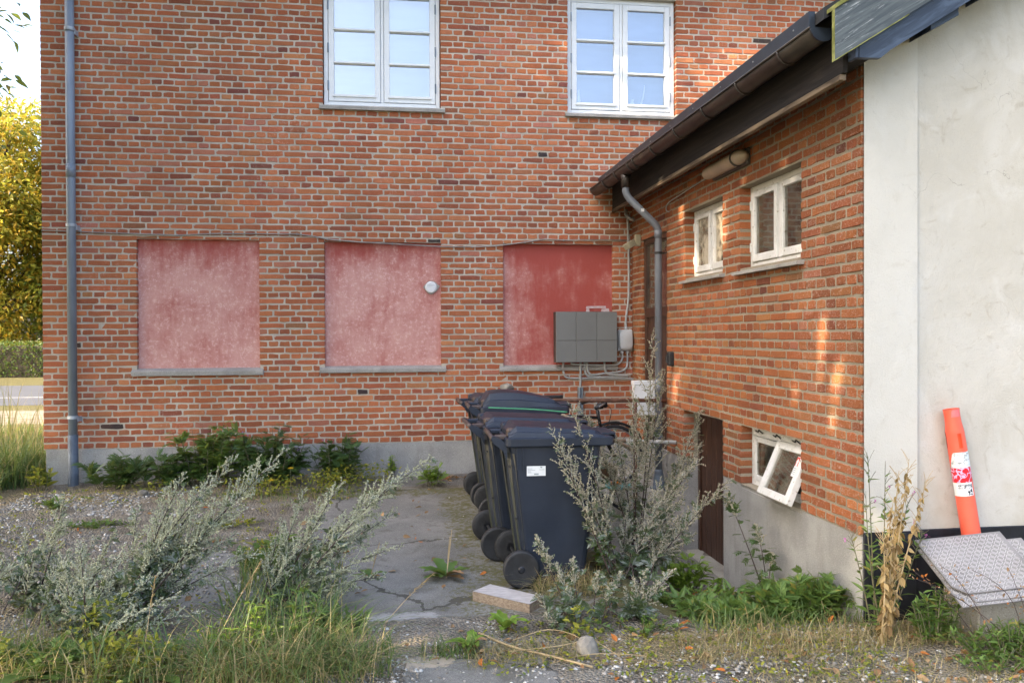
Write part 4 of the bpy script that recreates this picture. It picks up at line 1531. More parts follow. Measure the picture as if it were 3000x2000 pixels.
def wheel_parts(cx, cz, rad):
    m = MB()
    m.tube([(cx+rad*math.cos(q), BY, cz+rad*math.sin(q)) for q in np.linspace(0, 2*PI, 41)], .017, 8, False)
    ty = part('wheel', m, 'rubber', bk_, True)
    m = MB()
    m.tube([(cx+(rad-.024)*math.cos(q), BY, cz+(rad-.024)*math.sin(q)) for q in np.linspace(0, 2*PI, 41)], .010, 6, False)
    part('rim', m, 'chrome', ty, True)
    m = MB()
    for k in range(32):
        q = 2*PI*k/32
        q2 = q+(.5 if k % 2 else -.5)
        m.tube([(cx+.022*math.cos(q2), BY+(.03 if k % 4 < 2 else -.03), cz+.022*math.sin(q2)), (cx+(rad-.03)*math.cos(q), BY, cz+(rad-.03)*math.sin(q))], .0018, 4, False)
    part('spokes', m, 'bikeblack', ty)
    m = MB()
    m.tube([(cx, BY-.05, cz), (cx, BY+.05, cz)], .02, 10)
    part('hub', m, 'rust', ty, True)


wheel_parts(2.165, BZ+.315, .298)
wheel_parts(1.17, BZ+.315, .298)
m = MB()
for P, rr in (([(1.17, BY, BZ+.315), (1.62, BY, BZ+.29)], .010), ([(1.17, BY, BZ+.315), (1.50, BY, BZ+.75)], .009), ([(1.62, BY, BZ+.29), (1.48, BY, BZ+.84)], .016),
              ([(1.62, BY, BZ+.29), (2.03, BY, BZ+.60)], .018), ([(1.51, BY, BZ+.74), (2.01, BY, BZ+.70)], .016), ([(2.035, BY, BZ+.58), (1.995, BY, BZ+.78)], .018)):
    m.tube(P, rr, 8)
part('frame', m, 'bikeblack', bk_, True)
m = MB()
for s in (-1, 1):
    m.tube([(2.035, BY+.035*s, BZ+.60), (2.07, BY+.048*s, BZ+.50), (2.165, BY+.048*s, BZ+.315)], [.016, .014, .010], 8)
part('fork', m, 'bikeblack', bk_, True)
m = MB()
m.tube(bez([(1.93, BY-.30, BZ+.84), (2.00, BY-.26, BZ+.87), (2.03, BY-.10, BZ+.89), (1.99, BY, BZ+.88), (2.03, BY+.10, BZ+.89), (2.00, BY+.26, BZ+.87), (1.93, BY+.30, BZ+.84)], 5), .011, 8)
m.tube([(1.995, BY, BZ+.76), (1.985, BY, BZ+.89)], .012, 8)
hb = part('handlebar', m, 'chrome', bk_, True)
for s in (-1, 1):
    m = MB()
    m.tube([(2.0, BY+.25*s, BZ+.872), (1.90, BY+.31*s, BZ+.83)], .018, 8)
    part('grip', m, 'rubber', hb, True)
m = MB()
m.lathe([(.02, 0), (.035, .03), (.032, .05)], (2.03, BY-.06, BZ+.84), (1, 0, .1), 12)
m.bbox((1.97, BY-.10, BZ+.80), (2.04, BY-.05, BZ+.86), .01)
part('headlamp', m, 'bikeblack', hb, True)
m = MB()
m.tube(bez([(2.02, BY-.2, BZ+.86), (2.10, BY-.16, BZ+.80), (2.09, BY-.1, BZ+.66), (2.06, BY-.04, BZ+.60)], 6), .0035, 5)
part('brake_cable', m, 'rubber', hb, True)
m = MB()
m.tube([(2.165+.335*math.cos(q), BY, BZ+.315+.335*math.sin(q)) for q in np.linspace(.5, 2.9, 18)], .016, 6)
part('mudguard', m, 'bikeblack', bk_, True)
m = MB()
m.tube([(1.48, BY, BZ+.82), (1.465, BY, BZ+.90)], .012, 8)
m.loft([[(1.36+.0*k, BY+wd*math.cos(q), BZ+.92+.02*math.sin(q)) if False else (xx, BY+wd*math.cos(q), BZ+.92+.022*math.sin(q)) for q in np.linspace(0, 2*PI, 10, endpoint=False)] for k, (xx, wd) in enumerate(((1.36, .07), (1.42, .09), (1.50, .06), (1.60, .022), (1.635, .012)))])
part('saddle', m, 'rubber', bk_, True)
m = MB()
m.lathe([(.09, -.006), (.09, .006), (.02, .006)], (1.62, BY-.03, BZ+.29), (0, -1, 0), 20)
for s in (-1, 1):
    m.tube([(1.62, BY+.06*s, BZ+.29), (1.62+.11*s, BY+.07*s, BZ+.24)], .009, 6)
    m.bbox((1.62+.11*s-.045, BY+.06*s, BZ+.228), (1.62+.11*s+.045, BY+.15*s, BZ+.252), .004)
part('crank', m, 'chrome', bk_)

m = MB()
m.lathe([(.10, 0), (.16, .02), (.185, .15), (.19, .16), (.175, .16), (.15, .03), (.02, .02)], (2.10, -.72, .056), (0, 0, 1), 24)
solo('bowl', m, 'bowl', 'brown plastic bowl on the landing behind the bicycle wheel', 'bowl', (2.1, -.72, .056), True)
m = MB()
m.lathe([(.10, 0), (.13, .012), (.14, .035), (.132, .036), (.11, .014), (.02, .012)], (2.17, -1.18, .056), (0, 0, 1), 24)
solo('dish', m, 'teal', 'flat teal dish at the front edge of the landing', 'dish', (2.17, -1.18, .056), True)
m = MB()
m.loft([[(2.16+a_, -1.12+.05*math.cos(q)*w_, .085+.024*w_*(1+math.sin(q))) for q in np.linspace(0, 2*PI, 9, endpoint=False)] for a_, w_ in ((-.055, .2), (-.04, .8), (0, 1), (.035, .7), (.06, .2))])
solo('orange_toy', m, 'orangebit', 'small bright orange object lying by the teal dish', 'toy', (2.17, -1.12, .09), True)


# ------------------------------------------------------------------ wheelie bins
def rrect(x0, x1, y0, y1, z, r, tilt=0):
    pts = []
    for cx, cy, q0 in ((x1-r, y1-r, 0), (x0+r, y1-r, PI/2), (x0+r, y0+r, PI), (x1-r, y0+r, 3*PI/2)):
        for k in range(4):
            q = q0+k*PI/6
            xx = cx+r*math.cos(q)
            pts.append((xx, cy+r*math.sin(q), z+tilt*(xx-x0)))
    return pts


def make_bin(label, lid_h=.055, bulge=0.0, group='wheelie bins in a row on the asphalt'):
    """two-wheeled bin, wheels and hinge towards -x, sides along x, local to its foot"""
    t = thing('wheelie_bin', label, 'bin', (0, 0, 0), group)
    W = .275
    b = MB()
    # body from foot to rim: (z, back x, front x, half width)
    prof = [(.0, .165, .555, .215), (.02, .150, .570, .225), (.30, .110, .605, .240), (.62, .072, .645, .256), (.90, .040, .675, .268), (.935, .036, .68, .270)]
    b.loft([rrect(xa, xb, -hw, hw, z, .045) for z, xa, xb, hw in prof])
    b.loft([rrect(.022, .70, -.283, .283, .925, .04), rrect(.015, .71, -.287, .287, .93, .04), rrect(.015, .71, -.287, .287, .962, .04), rrect(.03, .69, -.27, .27, .968, .04)])
    # pockets and ribs under the rim on both sides
    for s in (-1, 1):
        for xx in (.085, .125, .585, .625):
            b.prism([(xx, .925), (xx+.008, .925), (xx+.010, .775), (xx+.002, .775)], 1, s*.258, s*.2765)
    part('body', b, 'bin', t)
    k = MB()
    for s in (-1, 1):
        k.add([(.030, s*.215, .885), (.146, s*.165, .05), (.166, s*.224, .05), (.070, s*.274, .885), (.020, s*.215, .885), (.133, s*.165, .05)],
              [(0, 1, 2, 3), (4, 5, 1, 0)] if s > 0 else [(3, 2, 1, 0), (0, 1, 5, 4)])
    part('back_corner_strip', k, 'binalgae', t, label='algae stained back corner')
    for s in (-1, 1):
        h = MB()
        h.prism([(.02, .95), (.02, .85), (-.005, .90), (-.075, .955), (-.09, .985), (-.075, 1.005), (-.03, .985)], 1, s*.20, s*.262)
        hd = part('handle', h, 'bin', t)
    h = MB()
    h.tube([(-.078, -.255, .985), (-.078, .255, .985)], .017, 10)
    part('handle_bar', h, 'binbrown', hd, True)
    l = MB()
    z0 = .966

    def top(u):
        return z0+.045+lid_h*(1-.75*u)+bulge*math.sin(PI*min(1, u*1.02)**.75)
    l.loft([rrect(.012, .755, -.295, .295, z0-.035, .035), rrect(.006, .762, -.299, .299, z0-.028, .035), rrect(.006, .762, -.299, .299, z0+.018, .035), rrect(.02, .745, -.285, .285, z0+.024, .035)])
    xs_ = np.linspace(.03, .70, 12)
    rg = []
    for i, xx in enumerate(xs_):
        u = (xx-xs_[0])/(xs_[-1]-xs_[0])
        zt = top(u)
        e = .4 if i in (0, 11) else 1
        za = z0+.02
        ht = (zt-za)*e
        hw = .272
        rg.append([(xx, -hw, za), (xx, -hw+.012, za+ht*.45), (xx, -hw+.030, za+ht*.5), (xx, -hw+.055, za+ht*.92), (xx, -.12, za+ht), (xx, .12, za+ht), (xx, hw-.055, za+ht*.92), (xx, hw-.030, za+ht*.5), (xx, hw-.012, za+ht*.45), (xx, hw, za)])
    l.loft(rg)
    # front lip
    l.bbox((.70, -.16, z0+.02), (.80, .16, z0+.036), .004)
    l.bbox((.795, -.16, z0-.01), (.803, .16, z0+.036), .003)
    ld_ = part('lid', l, 'bin', t)
    for s in (-1, 1):
        h = MB()
        h.bbox((-.06, s*.15, z0+.0), (.03, s*.20, z0+.035), .010)
        h.bbox((.025, s*.13, z0+.02), (.085, s*.22, z0+.050+lid_h*.5), .014)
        part('hinge', h, 'binbrown' if s < 0 else 'bin', ld_)
    ax = MB()
    ax.tube([(.11, -.30, .125), (.11, .30, .125)], .011, 8)
    part('axle', ax, 'rubber', t)
    for s in (-1, 1):
        w = MB()
        y0 = s*.292
        prof = [(.086, -.024), (.118, -.024), (.124, -.018), (.125, 0), (.124, .018), (.118, .024), (.110, .026), (.102, .024)]
        w.lathe([(r_, s*h_) for r_, h_ in prof], (.11, y0, .125), (0, 1, 0), 40)
        wo = part('wheel', w, 'rubber', t, True)
        d = MB()
        d.lathe([(.104, s*.004), (.100, s*.018), (.094, s*.010), (.03, s*.010), (.026, s*.022), (.016, s*.030), (.012, s*.030)], (.11, y0, .125), (0, 1, 0), 32)
        part('wheel_disc', d, 'hub', wo)
        sp = MB()
        for k in range(10):
            q = 2*PI*k/10
            c_, s_ = math.cos(q), math.sin(q)
            sp.add([(.11+.03*c_-.006*s_, y0-s*.022, .125+.03*s_+.006*c_), (.11+.03*c_+.006*s_, y0-s*.022, .125+.03*s_-.006*c_),
                    (.11+.098*c_+.004*s_, y0-s*.016, .125+.098*s_-.004*c_), (.11+.098*c_-.004*s_, y0-s*.016, .125+.098*s_+.004*c_),
                    (.11+.03*c_-.006*s_, y0, .125+.03*s_+.006*c_), (.11+.03*c_+.006*s_, y0, .125+.03*s_-.006*c_),
                    (.11+.098*c_+.004*s_, y0, .125+.098*s_-.004*c_), (.11+.098*c_-.004*s_, y0, .125+.098*s_+.004*c_)],
                   [(0, 1, 2, 3), (0, 3, 7, 4), (1, 5, 6, 2), (2, 6, 7, 3)])
        sp.lathe([(.034, -s*.024), (.034, 0)], (.11, y0, .125), (0, 1, 0), 16)
        part('wheel_spokes', sp, 'hub', wo)
    bo = MB()
    for zz, xx in ((.80, .0265), (.45, .072)):
        bo.lathe([(.011, 0), (.008, .006)], (xx+.012, -.258+.03*(zz < .6), zz), (-1, -.6, 0), 8)
    part('rivet', bo, 'rubber', t)
    return t


def place(t, x, y, rz, sc=(1, 1, 1)):
    t.location = (x, y, float(gz(x, y))-.004)
    t.rotation_euler = (0, 0, rz)
    t.scale = sc


b1 = make_bin('front navy black wheelie bin with a white sticker on its side', .06)
place(b1, .675, -3.615, math.radians(-1.0), (.97, 1, 1.0))
b2 = make_bin('second wheelie bin from the front, green strap across its lid', .05)
place(b2, .575, -3.005, math.radians(1.5), (1.03, 1, .995))
b3 = make_bin('third wheelie bin, with a tall arched lid', .075, .052)
place(b3, .66, -2.06, math.radians(-1), (1.02, .95, 1.02))
b4 = make_bin('rear wheelie bin nearest the house wall with a stone on its lid', .055)
place(b4, .63, -1.40, math.radians(2), (1.0, 1, .985))
# sticker of the front bin
st = MB()
st.box((.155, -.2685, .735), (.285, -.2655, .80))
lab_o = part('sticker', st, 'label', b1)
pr = MB()
for zz, x0, x1 in ((.783, .162, .193), (.774, .162, .213), (.765, .162, .182), (.758, .162, .186), (.776, .240, .277)):
    pr.box((x0, -.2702, zz-.0012), (x1, -.2690, zz+.0012))
pr.box((.205, -.2702, .742), (.236, -.2690, .752))
pr.prism([(.247, .797), (.263, .797), (.261, .789), (.255, .786), (.249, .789)], 1, -.2702, -.2690)
part('sticker_print', pr, 'print', lab_o)
m = MB()
m.tube(bez([(.64, -3.19, 1.075), (.80, -3.17, 1.065), (1.02, -3.15, 1.05), (1.25, -3.12, 1.025)], 6), .0055, 6)
MAT['greenstrap'] = plain('green_strap', (.08, .33, .16), .5)
solo('green_strap', m, 'greenstrap', 'thin green strap lying over the lids of the front two bins', 'strap', (.9, -3.16, 1.05), True)


def rock(r, c, sc, seed, n=2):
    bm = bmesh.new()
    bmesh.ops.create_icosphere(bm, subdivisions=n, radius=1)
    R_ = np.random.default_rng(seed)
    D = [(Vector(R_.normal(size=3)).normalized(), R_.uniform(.62, .95)) for _ in range(11)]
    V = []
    for v in bm.verts:
        q = v.co.copy()
        for d, h in D:
            e = q.dot(d)-h
            if e > 0:
                q -= d*e*.85
        q *= 1+R_.normal(0, .015)
        V.append((c[0]+q.x*sc[0]*r, c[1]+q.y*sc[1]*r, c[2]+q.z*sc[2]*r))
    F = [tuple(v.index for v in f.verts) for f in bm.faces]
    bm.free()
    return MB().add(V, F)


solo('stone', rock(.072, (1.0, -1.43, 1.105), (1.15, 1, .75), 4), 'stone', 'rounded pale stone lying on the lid of the rear bin', 'stone', (1.0, -1.43, 1.06))
solo('stone', rock(.075, (.965, -5.02, -.055), (.85, .85, 1.1), 9), 'stone', 'grey stone half hidden in the weeds at the foreground gravel', 'stone', (.965, -5.02, -.08))
solo('stone', rock(.05, (-2.55, -.72, .06), (1.2, .8, .7), 12), 'stone', 'small pale block lying in the gravel by the house wall', 'stone', (-2.55, -.72, .04))

# ------------------------------------------------------------------ timber offcut
pk = MB()
A = np.array([[.44, -4.09], [.565, -3.965], [.865, -4.235], [.76, -4.365]])
zt = [-.005, -.004, -.012, -.014]
V = [(a_[0], a_[1], -.075) for a_ in A] + [(a_[0], a_[1], z_) for a_, z_ in zip(A, zt)]
pk.add(V, [(0, 1, 2, 3), (0, 4, 5, 1), (1, 5, 6, 2), (2, 6, 7, 3), (3, 7, 4, 0)])
tk = thing('timber_offcut', 'weathered timber offcut on the asphalt in front of the bins', 'plank', (.66, -4.1, -.07))
part('timber_body', pk, 'plankside', tk)
pk = MB()
pk.add([(a_[0], a_[1], z_+.0015) for a_, z_ in zip(A, zt)], [(0, 3, 2, 1)])
part('timber_face', pk, 'plank', tk, label='sun bleached grey top face')

# ------------------------------------------------------------------ orange marker post leaning on the gable
P0, P1 = np.array((3.372, -4.90, -.10)), np.array((3.192, -4.838, 1.172))
axd = (P1-P0)/np.linalg.norm(P1-P0)
Ln = float(np.linalg.norm(P1-P0))
e1 = np.cross(axd, (0, 1, 0))
e1 /= np.linalg.norm(e1)          # to the right, roughly +x
if e1[0] < 0:
    e1 = -e1
e2 = np.cross(e1, axd)
if e2[1] > 0:
    e2 = -e2                       # towards the camera


def pp(s, q, r, sx=1.0):
    return P0 + axd*s + r*(sx*math.sin(q)*e1 + math.cos(q)*e2)


post = thing('marker_post', 'orange plastic marker post with stickers leaning on the white gable', 'marker post', P0)
RP = .052
segs = [(0, RP, 1), (.5, RP, 1), (.9, RP*1.0, 1), (Ln-.23, RP, 1), (Ln-.135, RP*.98, 1), (Ln-.075, RP*.84, 1.0), (Ln-.045, RP*.80, 1.05), (Ln, RP*.80, 1.12)]
NQ = 32
slots = [(2, 5)]          # window slot in the front, built as a real opening
m, inn = MB(), MB()
S = sorted(set([s_ for s_, _, _ in segs]) | {Ln-.225, Ln-.140})
rad = lambda s_: np.interp(s_, [q[0] for q in segs], [q[1] for q in segs])
flat = lambda s_: np.interp(s_, [q[0] for q in segs], [q[2] for q in segs])
V = [pp(s_, 2*PI*k/NQ, rad(s_), flat(s_)) for s_ in S for k in range(NQ)]
F = []
for i in range(len(S)-1):
    for k in range(NQ):
        if S[i] >= Ln-.226 and S[i+1] <= Ln-.139 and (k in (30, 31) or k in (21, 22)):
            continue
        F.append((i*NQ+k, i*NQ+(k+1) % NQ, (i+1)*NQ+(k+1) % NQ, (i+1)*NQ+k))
m.add(V, F)
part('tube', m, 'orange', post, True)
m = MB()
m.add([pp(s_, 2*PI*k/NQ, rad(s_)*.90, flat(s_)) for s_ in S for k in range(NQ)], [(i*NQ+k, (i+1)*NQ+k, (i+1)*NQ+(k+1) % NQ, i*NQ+(k+1) % NQ) for i in range(len(S)-1) for k in range(NQ)] + [tuple((len(S)-1)*NQ+k for k in range(NQ))])
part('tube_inside', m, 'orangein', post, True)


def sleeve(s0, s1, q0, q1, rr, n=20, ragged=0):
    mb = MB()
    V = []
    for k in range(n+1):
        q = q0+(q1-q0)*k/n
        top_ = s1 - (ragged*max(0, 1-(q-q0)/.55) if ragged else 0)
        V += [pp(s0, q, rr), pp(top_, q, rr)]
    return mb.add(V, [(2*k, 2*k+2, 2*k+3, 2*k+1) for k in range(n)])


part('top_band', sleeve(Ln-.044, Ln-.001, -PI, PI, RP*.825), 'pinktop', post, True, 'sun bleached pink top')
part('reflective_band', sleeve(.947, 1.037, -1.75, 2.2, RP*1.012, 24, .08), 'bandwhite', post, True, 'cracked white band')
part('reflective_band', sleeve(.862, .946, -2.9, 2.2, RP*1.012, 24), 'bandred', post, True, 'red band with pale crackle')
stq = part('sticker', sleeve(.782, .860, -2.1, .42, RP*1.014), 'label', post, True)


def bent_text(body, size, s0, q_right, bold=0.0):
    cu = bpy.data.curves.new('lettering', 'FONT')
    cu.body = body
    cu.size = size
    cu.align_x = 'RIGHT'
    cu.offset = bold
    to = bpy.data.objects.new('lettering', cu)
    COL.objects.link(to)
    dg = bpy.context.evaluated_depsgraph_get()
    me = bpy.data.meshes.new_from_object(to.evaluated_get(dg))
    bpy.data.objects.remove(to)
    mb = MB()
    R_ = RP*1.022
    V = []
    for v in me.vertices:
        q = q_right + v.co.x/R_
        V.append(pp(s0+v.co.y, q, R_))
    keep = [i for i in range(len(V)) if q_right + me.vertices[i].co.x/R_ > -2.08]
    ks = set(keep)
    F = [tuple(p.vertices) for p in me.polygons if all(i in ks for i in p.vertices)]
    mb.add(V, F)
    return mb


part('sticker_lettering', bent_text('olægning', .0225, .838, .36, .0006), 'ink', stq)
part('sticker_number', bent_text('109 bil 40 11 67 55', .0108, .825, .38, .0002), 'ink', stq)
fig = [(0, 0), (.008, .0), (.010, .006), (.016, .003), (.022, .004), (.024, .0), (.034, 0), (.034, .004), (.028, .007), (.030, .016), (.034, .026), (.030, .034), (.033, .040), (.028, .046), (.022, .044), (.021, .038), (.016, .036), (.008, .031), (.0, .034), (-.002, .030), (.008, .025), (.015, .028), (.018, .020), (.012, .013), (.006, .010)]
mb = MB()
bm = bmesh.new()
fv = [bm.verts.new((a_, b_, 0)) for a_, b_ in fig]
bm.faces.new(fv)
bmesh.ops.triangulate(bm, faces=bm.faces)
bm.verts.index_update()
mb.add([pp(.786+v.co.y*.78, -.25+v.co.x*.85/RP, RP*1.022) for v in bm.verts], [tuple(v.index for v in f.verts) for f in bm.faces])
bm.free()
part('sticker_figure', mb, 'ink', stq)

# ------------------------------------------------------------------ chequer plates leaning against the gable foot


def plate(name, O, U, Vd, w, h, label, mat='chequer', cut=0.0):
    O, U, Vd = np.array(O, float), np.array(U, float), np.array(Vd, float)
    U /= np.linalg.norm(U)
    Vd -= U*(U @ Vd)
    Vd /= np.linalg.norm(Vd)
    N = np.cross(U, Vd)
    if N[2] < 0:
        N = -N
    t = thing(name, label, 'metal plate', O, 'chequer plates leaning on the gable')
    mb = MB()
    poly = [(cut, 0), (w, 0), (w+.02, h), (.0, h), (0, cut)]
    top_ = [O+U*a_+Vd*b_ for a_, b_ in poly]
    bot = [q-N*.007 for q in top_]
    n = len(poly)
    mb.add(top_+bot, [tuple(range(n)), tuple(range(2*n-1, n-1, -1))] + [(i, i+n, (i+1) % n+n, (i+1) % n) for i in range(n)])
    po = part('plate', mb, mat, t)
    # raised treads in a five-bar basket pattern
    tr, pos, ax_, ay_ = MB(), [], [], []
    cell = .026
    TV = [(-.5, -.5, 0), (.5, -.5, 0), (.5, .5, 0), (-.5, .5, 0), (-.4, -.3, 1), (.4, -.3, 1), (.4, .3, 1), (-.4, .3, 1)]
    TF = [(4, 5, 6, 7), (0, 1, 5, 4), (1, 2, 6, 5), (2, 3, 7, 6), (3, 0, 4, 7)]
    for i in range(int(w/cell)):
        for j in range(int(h/cell)):
            cx, cy = (i+.5)*cell+.008, (j+.5)*cell+.004
            if cx > w-.012 or cy > h-.012 or cx+cy < cut+.015:
                continue
            d, e = ((U+Vd)*.7071, (U-Vd)*.7071) if (i+j) % 2 == 0 else ((U-Vd)*.7071, (U+Vd)*.7071)
            for k in (-.5, .5):
                pos.append(O+U*cx+Vd*cy+e*k*.010+N*.0002)
                ax_.append(d*.024)
                ay_.append(e*.0035)
    tr.scatter(TV, TF, pos, ax_, ay_, np.tile(N*.0016, (len(pos), 1)))
    part('tread_pattern', tr, 'chequer_hi', po, kind='stuff')
    return t


Uv = np.array((.51, 0, .03))
plate('chequer_plate', (2.90, -5.30, .240), Uv, (-.044, .35, .2), .51, .405, 'upper worn aluminium chequer plate leaning at the foot of the gable', cut=.06)
plate('chequer_plate', (2.975, -5.335, .209), Uv, (-.044, .35, .2), .54, .40, 'second chequer plate showing at the right under the upper one')
plate('chequer_plate', (2.895, -5.345, .188), Uv, (-.044, .35, .2), .51, .42, 'lowest chequer plate whose left edge shows under the stack')
hb_ = MB()
hb_.bbox((3.14, -5.14, -.2), (3.5, -4.84, .20), .01)
solo('hatch_box', hb_, 'slab', 'low concrete hatch box carrying the chequer plates at the gable foot', 'box', (3.2, -5.05, -.1))

# ------------------------------------------------------------------ plants
def unit(v):
    v = np.asarray(v, dtype=float)
    return v/(np.linalg.norm(v, axis=-1, keepdims=True)+1e-12)


def leaf_tpl(w=.28, bend=.18, fold=.06, n=4, tip=1.0):
    """pointed leaf along +y, unit length, folded on the midrib and drooping"""
    V, F = [], []
    for i in range(n+1):
        t = i/n
        hw = w*.5*math.sin(PI*min(1, t**.75*.97+.03))*(1 if i < n else 0)
        z = -bend*t*t
        V += [(-hw, t, z+fold*hw/w*2), (0, t, z), (hw, t, z+fold*hw/w*2)]
    for i in range(n):
        a = 3*i
        F += [(a, a+1, a+4, a+3), (a+1, a+2, a+5, a+4)]
    return V, F


def lobed_tpl(k=3, w=.5, bend=.2, narrow=.10):
    """divided leaf: midrib with pairs of pointed lobes"""
    V, F = [], []

    def sliver(p, q, hw, z0, z1):
        d = np.array(q)-np.array(p)
        nrm = np.array((-d[1], d[0]))/(np.hypot(*d)+1e-9)*hw
        b = len(V)
        m = (np.array(p)+np.array(q))/2
        V.extend([(*p, z0), (*(m+nrm), (z0+z1)/2+.02), (*q, z1), (*(m-nrm), (z0+z1)/2+.02)])
        F.append((b, b+3, b+2, b+1))
    sliver((0, 0), (0, 1), narrow*.9, 0, -bend)
    for i in range(k):
        t = .25+.5*i/max(1, k-1)
        L = w*(.75 if i == 0 else 1)*(1-.35*t)
        for s in (-1, 1):
            sliver((0, t-.08), (s*L, t+.30), narrow, -bend*t*t, -bend*(t+.3)**2-.03)
    return V, F


def blob_tpl():
    V = [(.5, 0, 0), (-.5, 0, 0), (0, .5, 0), (0, -.5, 0), (0, 0, .8), (0, 0, -.6)]
    F = [(0, 2, 4), (2, 1, 4), (1, 3, 4), (3, 0, 4), (2, 0, 5), (1, 2, 5), (3, 1, 5), (0, 3, 5)]
    return V, F


LEAF, LEAFN, LEAFW = leaf_tpl(.26), leaf_tpl(.16, .25), leaf_tpl(.5, .15, .08)
LOBE, LOBE2 = lobed_tpl(3), lobed_tpl(4, .38, .3, .075)
BLOB = blob_tpl()


def put(mb, tpl, P, D, size, r, up=(0, 0, 1), roll=.5, wide=1.0):
    """leaves of a template at points P pointing along D"""
    P, D = np.asarray(P, dtype=float), unit(D)
    n = len(P)
    if n == 0:
        return
    size = np.broadcast_to(np.asarray(size, dtype=float), (n,))
    U = np.tile(np.array(up, dtype=float), (n, 1)) + r.normal(0, roll, (n, 3))
    X = unit(np.cross(D, U))
    Z = np.cross(X, D)
    s = size[:, None]
    mb.scatter(tpl[0], tpl[1], P, X*s*wide, D*s, Z*s)


def arc(p0, p1, droop, n=10, side=None):
    p0, p1 = np.array(p0, float), np.array(p1, float)
    t = np.linspace(0, 1, n)[:, None]
    c = (p0+p1)/2 + np.array((0, 0, droop)) + (np.array(side) if side is not None else 0)
    return (1-t)**2*p0 + 2*t*(1-t)*c + t*t*p1


def stem_r(n, r0, r1):
    return list(np.linspace(r0, r1, n))


def mugwort(label, stems, seed, leaf='lf_mug', bloom='fl_mug', leafy_to=.45, bloom_from=.26, dens=1.0, blen=.26, group='mugwort plants', stalk='darkstalk', bsz=.0085, lsz=.07):
    """stems: list of (base xyz, tip xyz, droop)"""
    r = np.random.default_rng(seed)
    base = np.mean([s[0] for s in stems], axis=0)
    t = thing('mugwort', label, 'plant', base, group)
    st, tw, lf, fl = MB(), MB(), MB(), MB()
    FP, FD, LP, LD, LS = [], [], [], [], []
    for b, tip, dr in stems:
        L = np.linalg.norm(np.array(tip)-np.array(b))
        A = arc(b, tip, dr*L, 14, r.normal(0, .03*L, 3))
        st.tube(A, stem_r(14, .0045+.0018*L, .0012), 5, False)
        T = unit(np.gradient(A, axis=0))
        nb = int((20+17*L)*dens)
        for k in range(nb):
            u = bloom_from+(1-bloom_from)*((k+.5)/nb)
            p = np.array([np.interp(u*13, np.arange(14), A[:, i]) for i in range(3)])
            d = np.array([np.interp(u*13, np.arange(14), T[:, i]) for i in range(3)])
            q = r.uniform(0, 2*PI)
            o = unit(np.cross(d, r.normal(size=3)))
            bl = blen*L*(1-u)**.7*r.uniform(.55, 1.1)+.02
            dirn = unit(d*.95+o*.62+np.array((0, 0, .12)))
            B = arc(p, p+dirn*bl, .10*bl, 5)
            tw.tube(B, stem_r(5, .0022, .0010), 3, False)
            nf = max(3, int(bl/.0085))
            for j in range(nf):
                w = (j+.6)/nf
                c = B[min(4, int(w*4))]*(1-(w*4 % 1)) + B[min(4, int(w*4)+1)]*(w*4 % 1)
                if r.random() < .42 and bl > .07:
                    oo = unit(dirn+r.normal(0, .9, 3))
                    sl = r.uniform(.012, .04)
                    for e in range(int(sl/.007)+1):
                        FP.append(c+oo*(e*.007+.003)+r.normal(0, .002, 3))
                        FD.append(oo+np.array((0, 0, .6)))
                else:
                    FP.append(c+r.normal(0, .0035, 3))
                    FD.append(dirn+r.normal(0, .5, 3)+np.array((0, 0, .4)))
            if r.random() < .55:
                LP.append(p)
                LD.append(o+d*.4)
                LS.append(lsz*r.uniform(.35, .8))
        nl = int((10+14*L)*dens)
        for k in range(nl):
            u = r.uniform(.04, leafy_to)
            p = np.array([np.interp(u*13, np.arange(14), A[:, i]) for i in range(3)])
            d = np.array([np.interp(u*13, np.arange(14), T[:, i]) for i in range(3)])
            o = unit(np.cross(d, r.normal(size=3)))
            LP.append(p)
            LD.append(o+d*.5+r.normal(0, .15, 3))
            LS.append(lsz*r.uniform(.7, 1.35)*(1.15-.5*u))
            if r.random() < .5:
                e = p+unit(o+d*.5)*lsz*.7
                LP.append(e)
                LD.append(o+r.normal(0, .5, 3))
                LS.append(lsz*r.uniform(.5, .9))
    put(lf, LOBE, LP, LD, LS, r)
    put(fl, BLOB, FP, FD, r.uniform(.75, 1.3, len(FP))*bsz, r, roll=1)
    part('stems', st, stalk, t, kind='stuff')
    part('side_twigs', tw, 'paletwig', t, kind='stuff')
    part('leaves', lf, leaf, t, kind='stuff')
    if FP:
        part('flower_spikes', fl, bloom, t, kind='stuff')
    return t


def g3(x, y, dz=0.0):
    return (x, y, float(gz(x, y))+dz)


def P_(x, y, z):
    return (x, y, z)


# the silvery clumps in the left foreground: long stems blown over to the right
R_ = np.random.default_rng(21)


def fan(bx, by, tips, y, dr=.06, j=.06):
    return [(g3(bx+R_.normal(0, j), by+R_.normal(0, j)), (tx, y+R_.normal(0, .10), tz), dr*R_.uniform(.5, 1.5)) for tx, tz in tips]


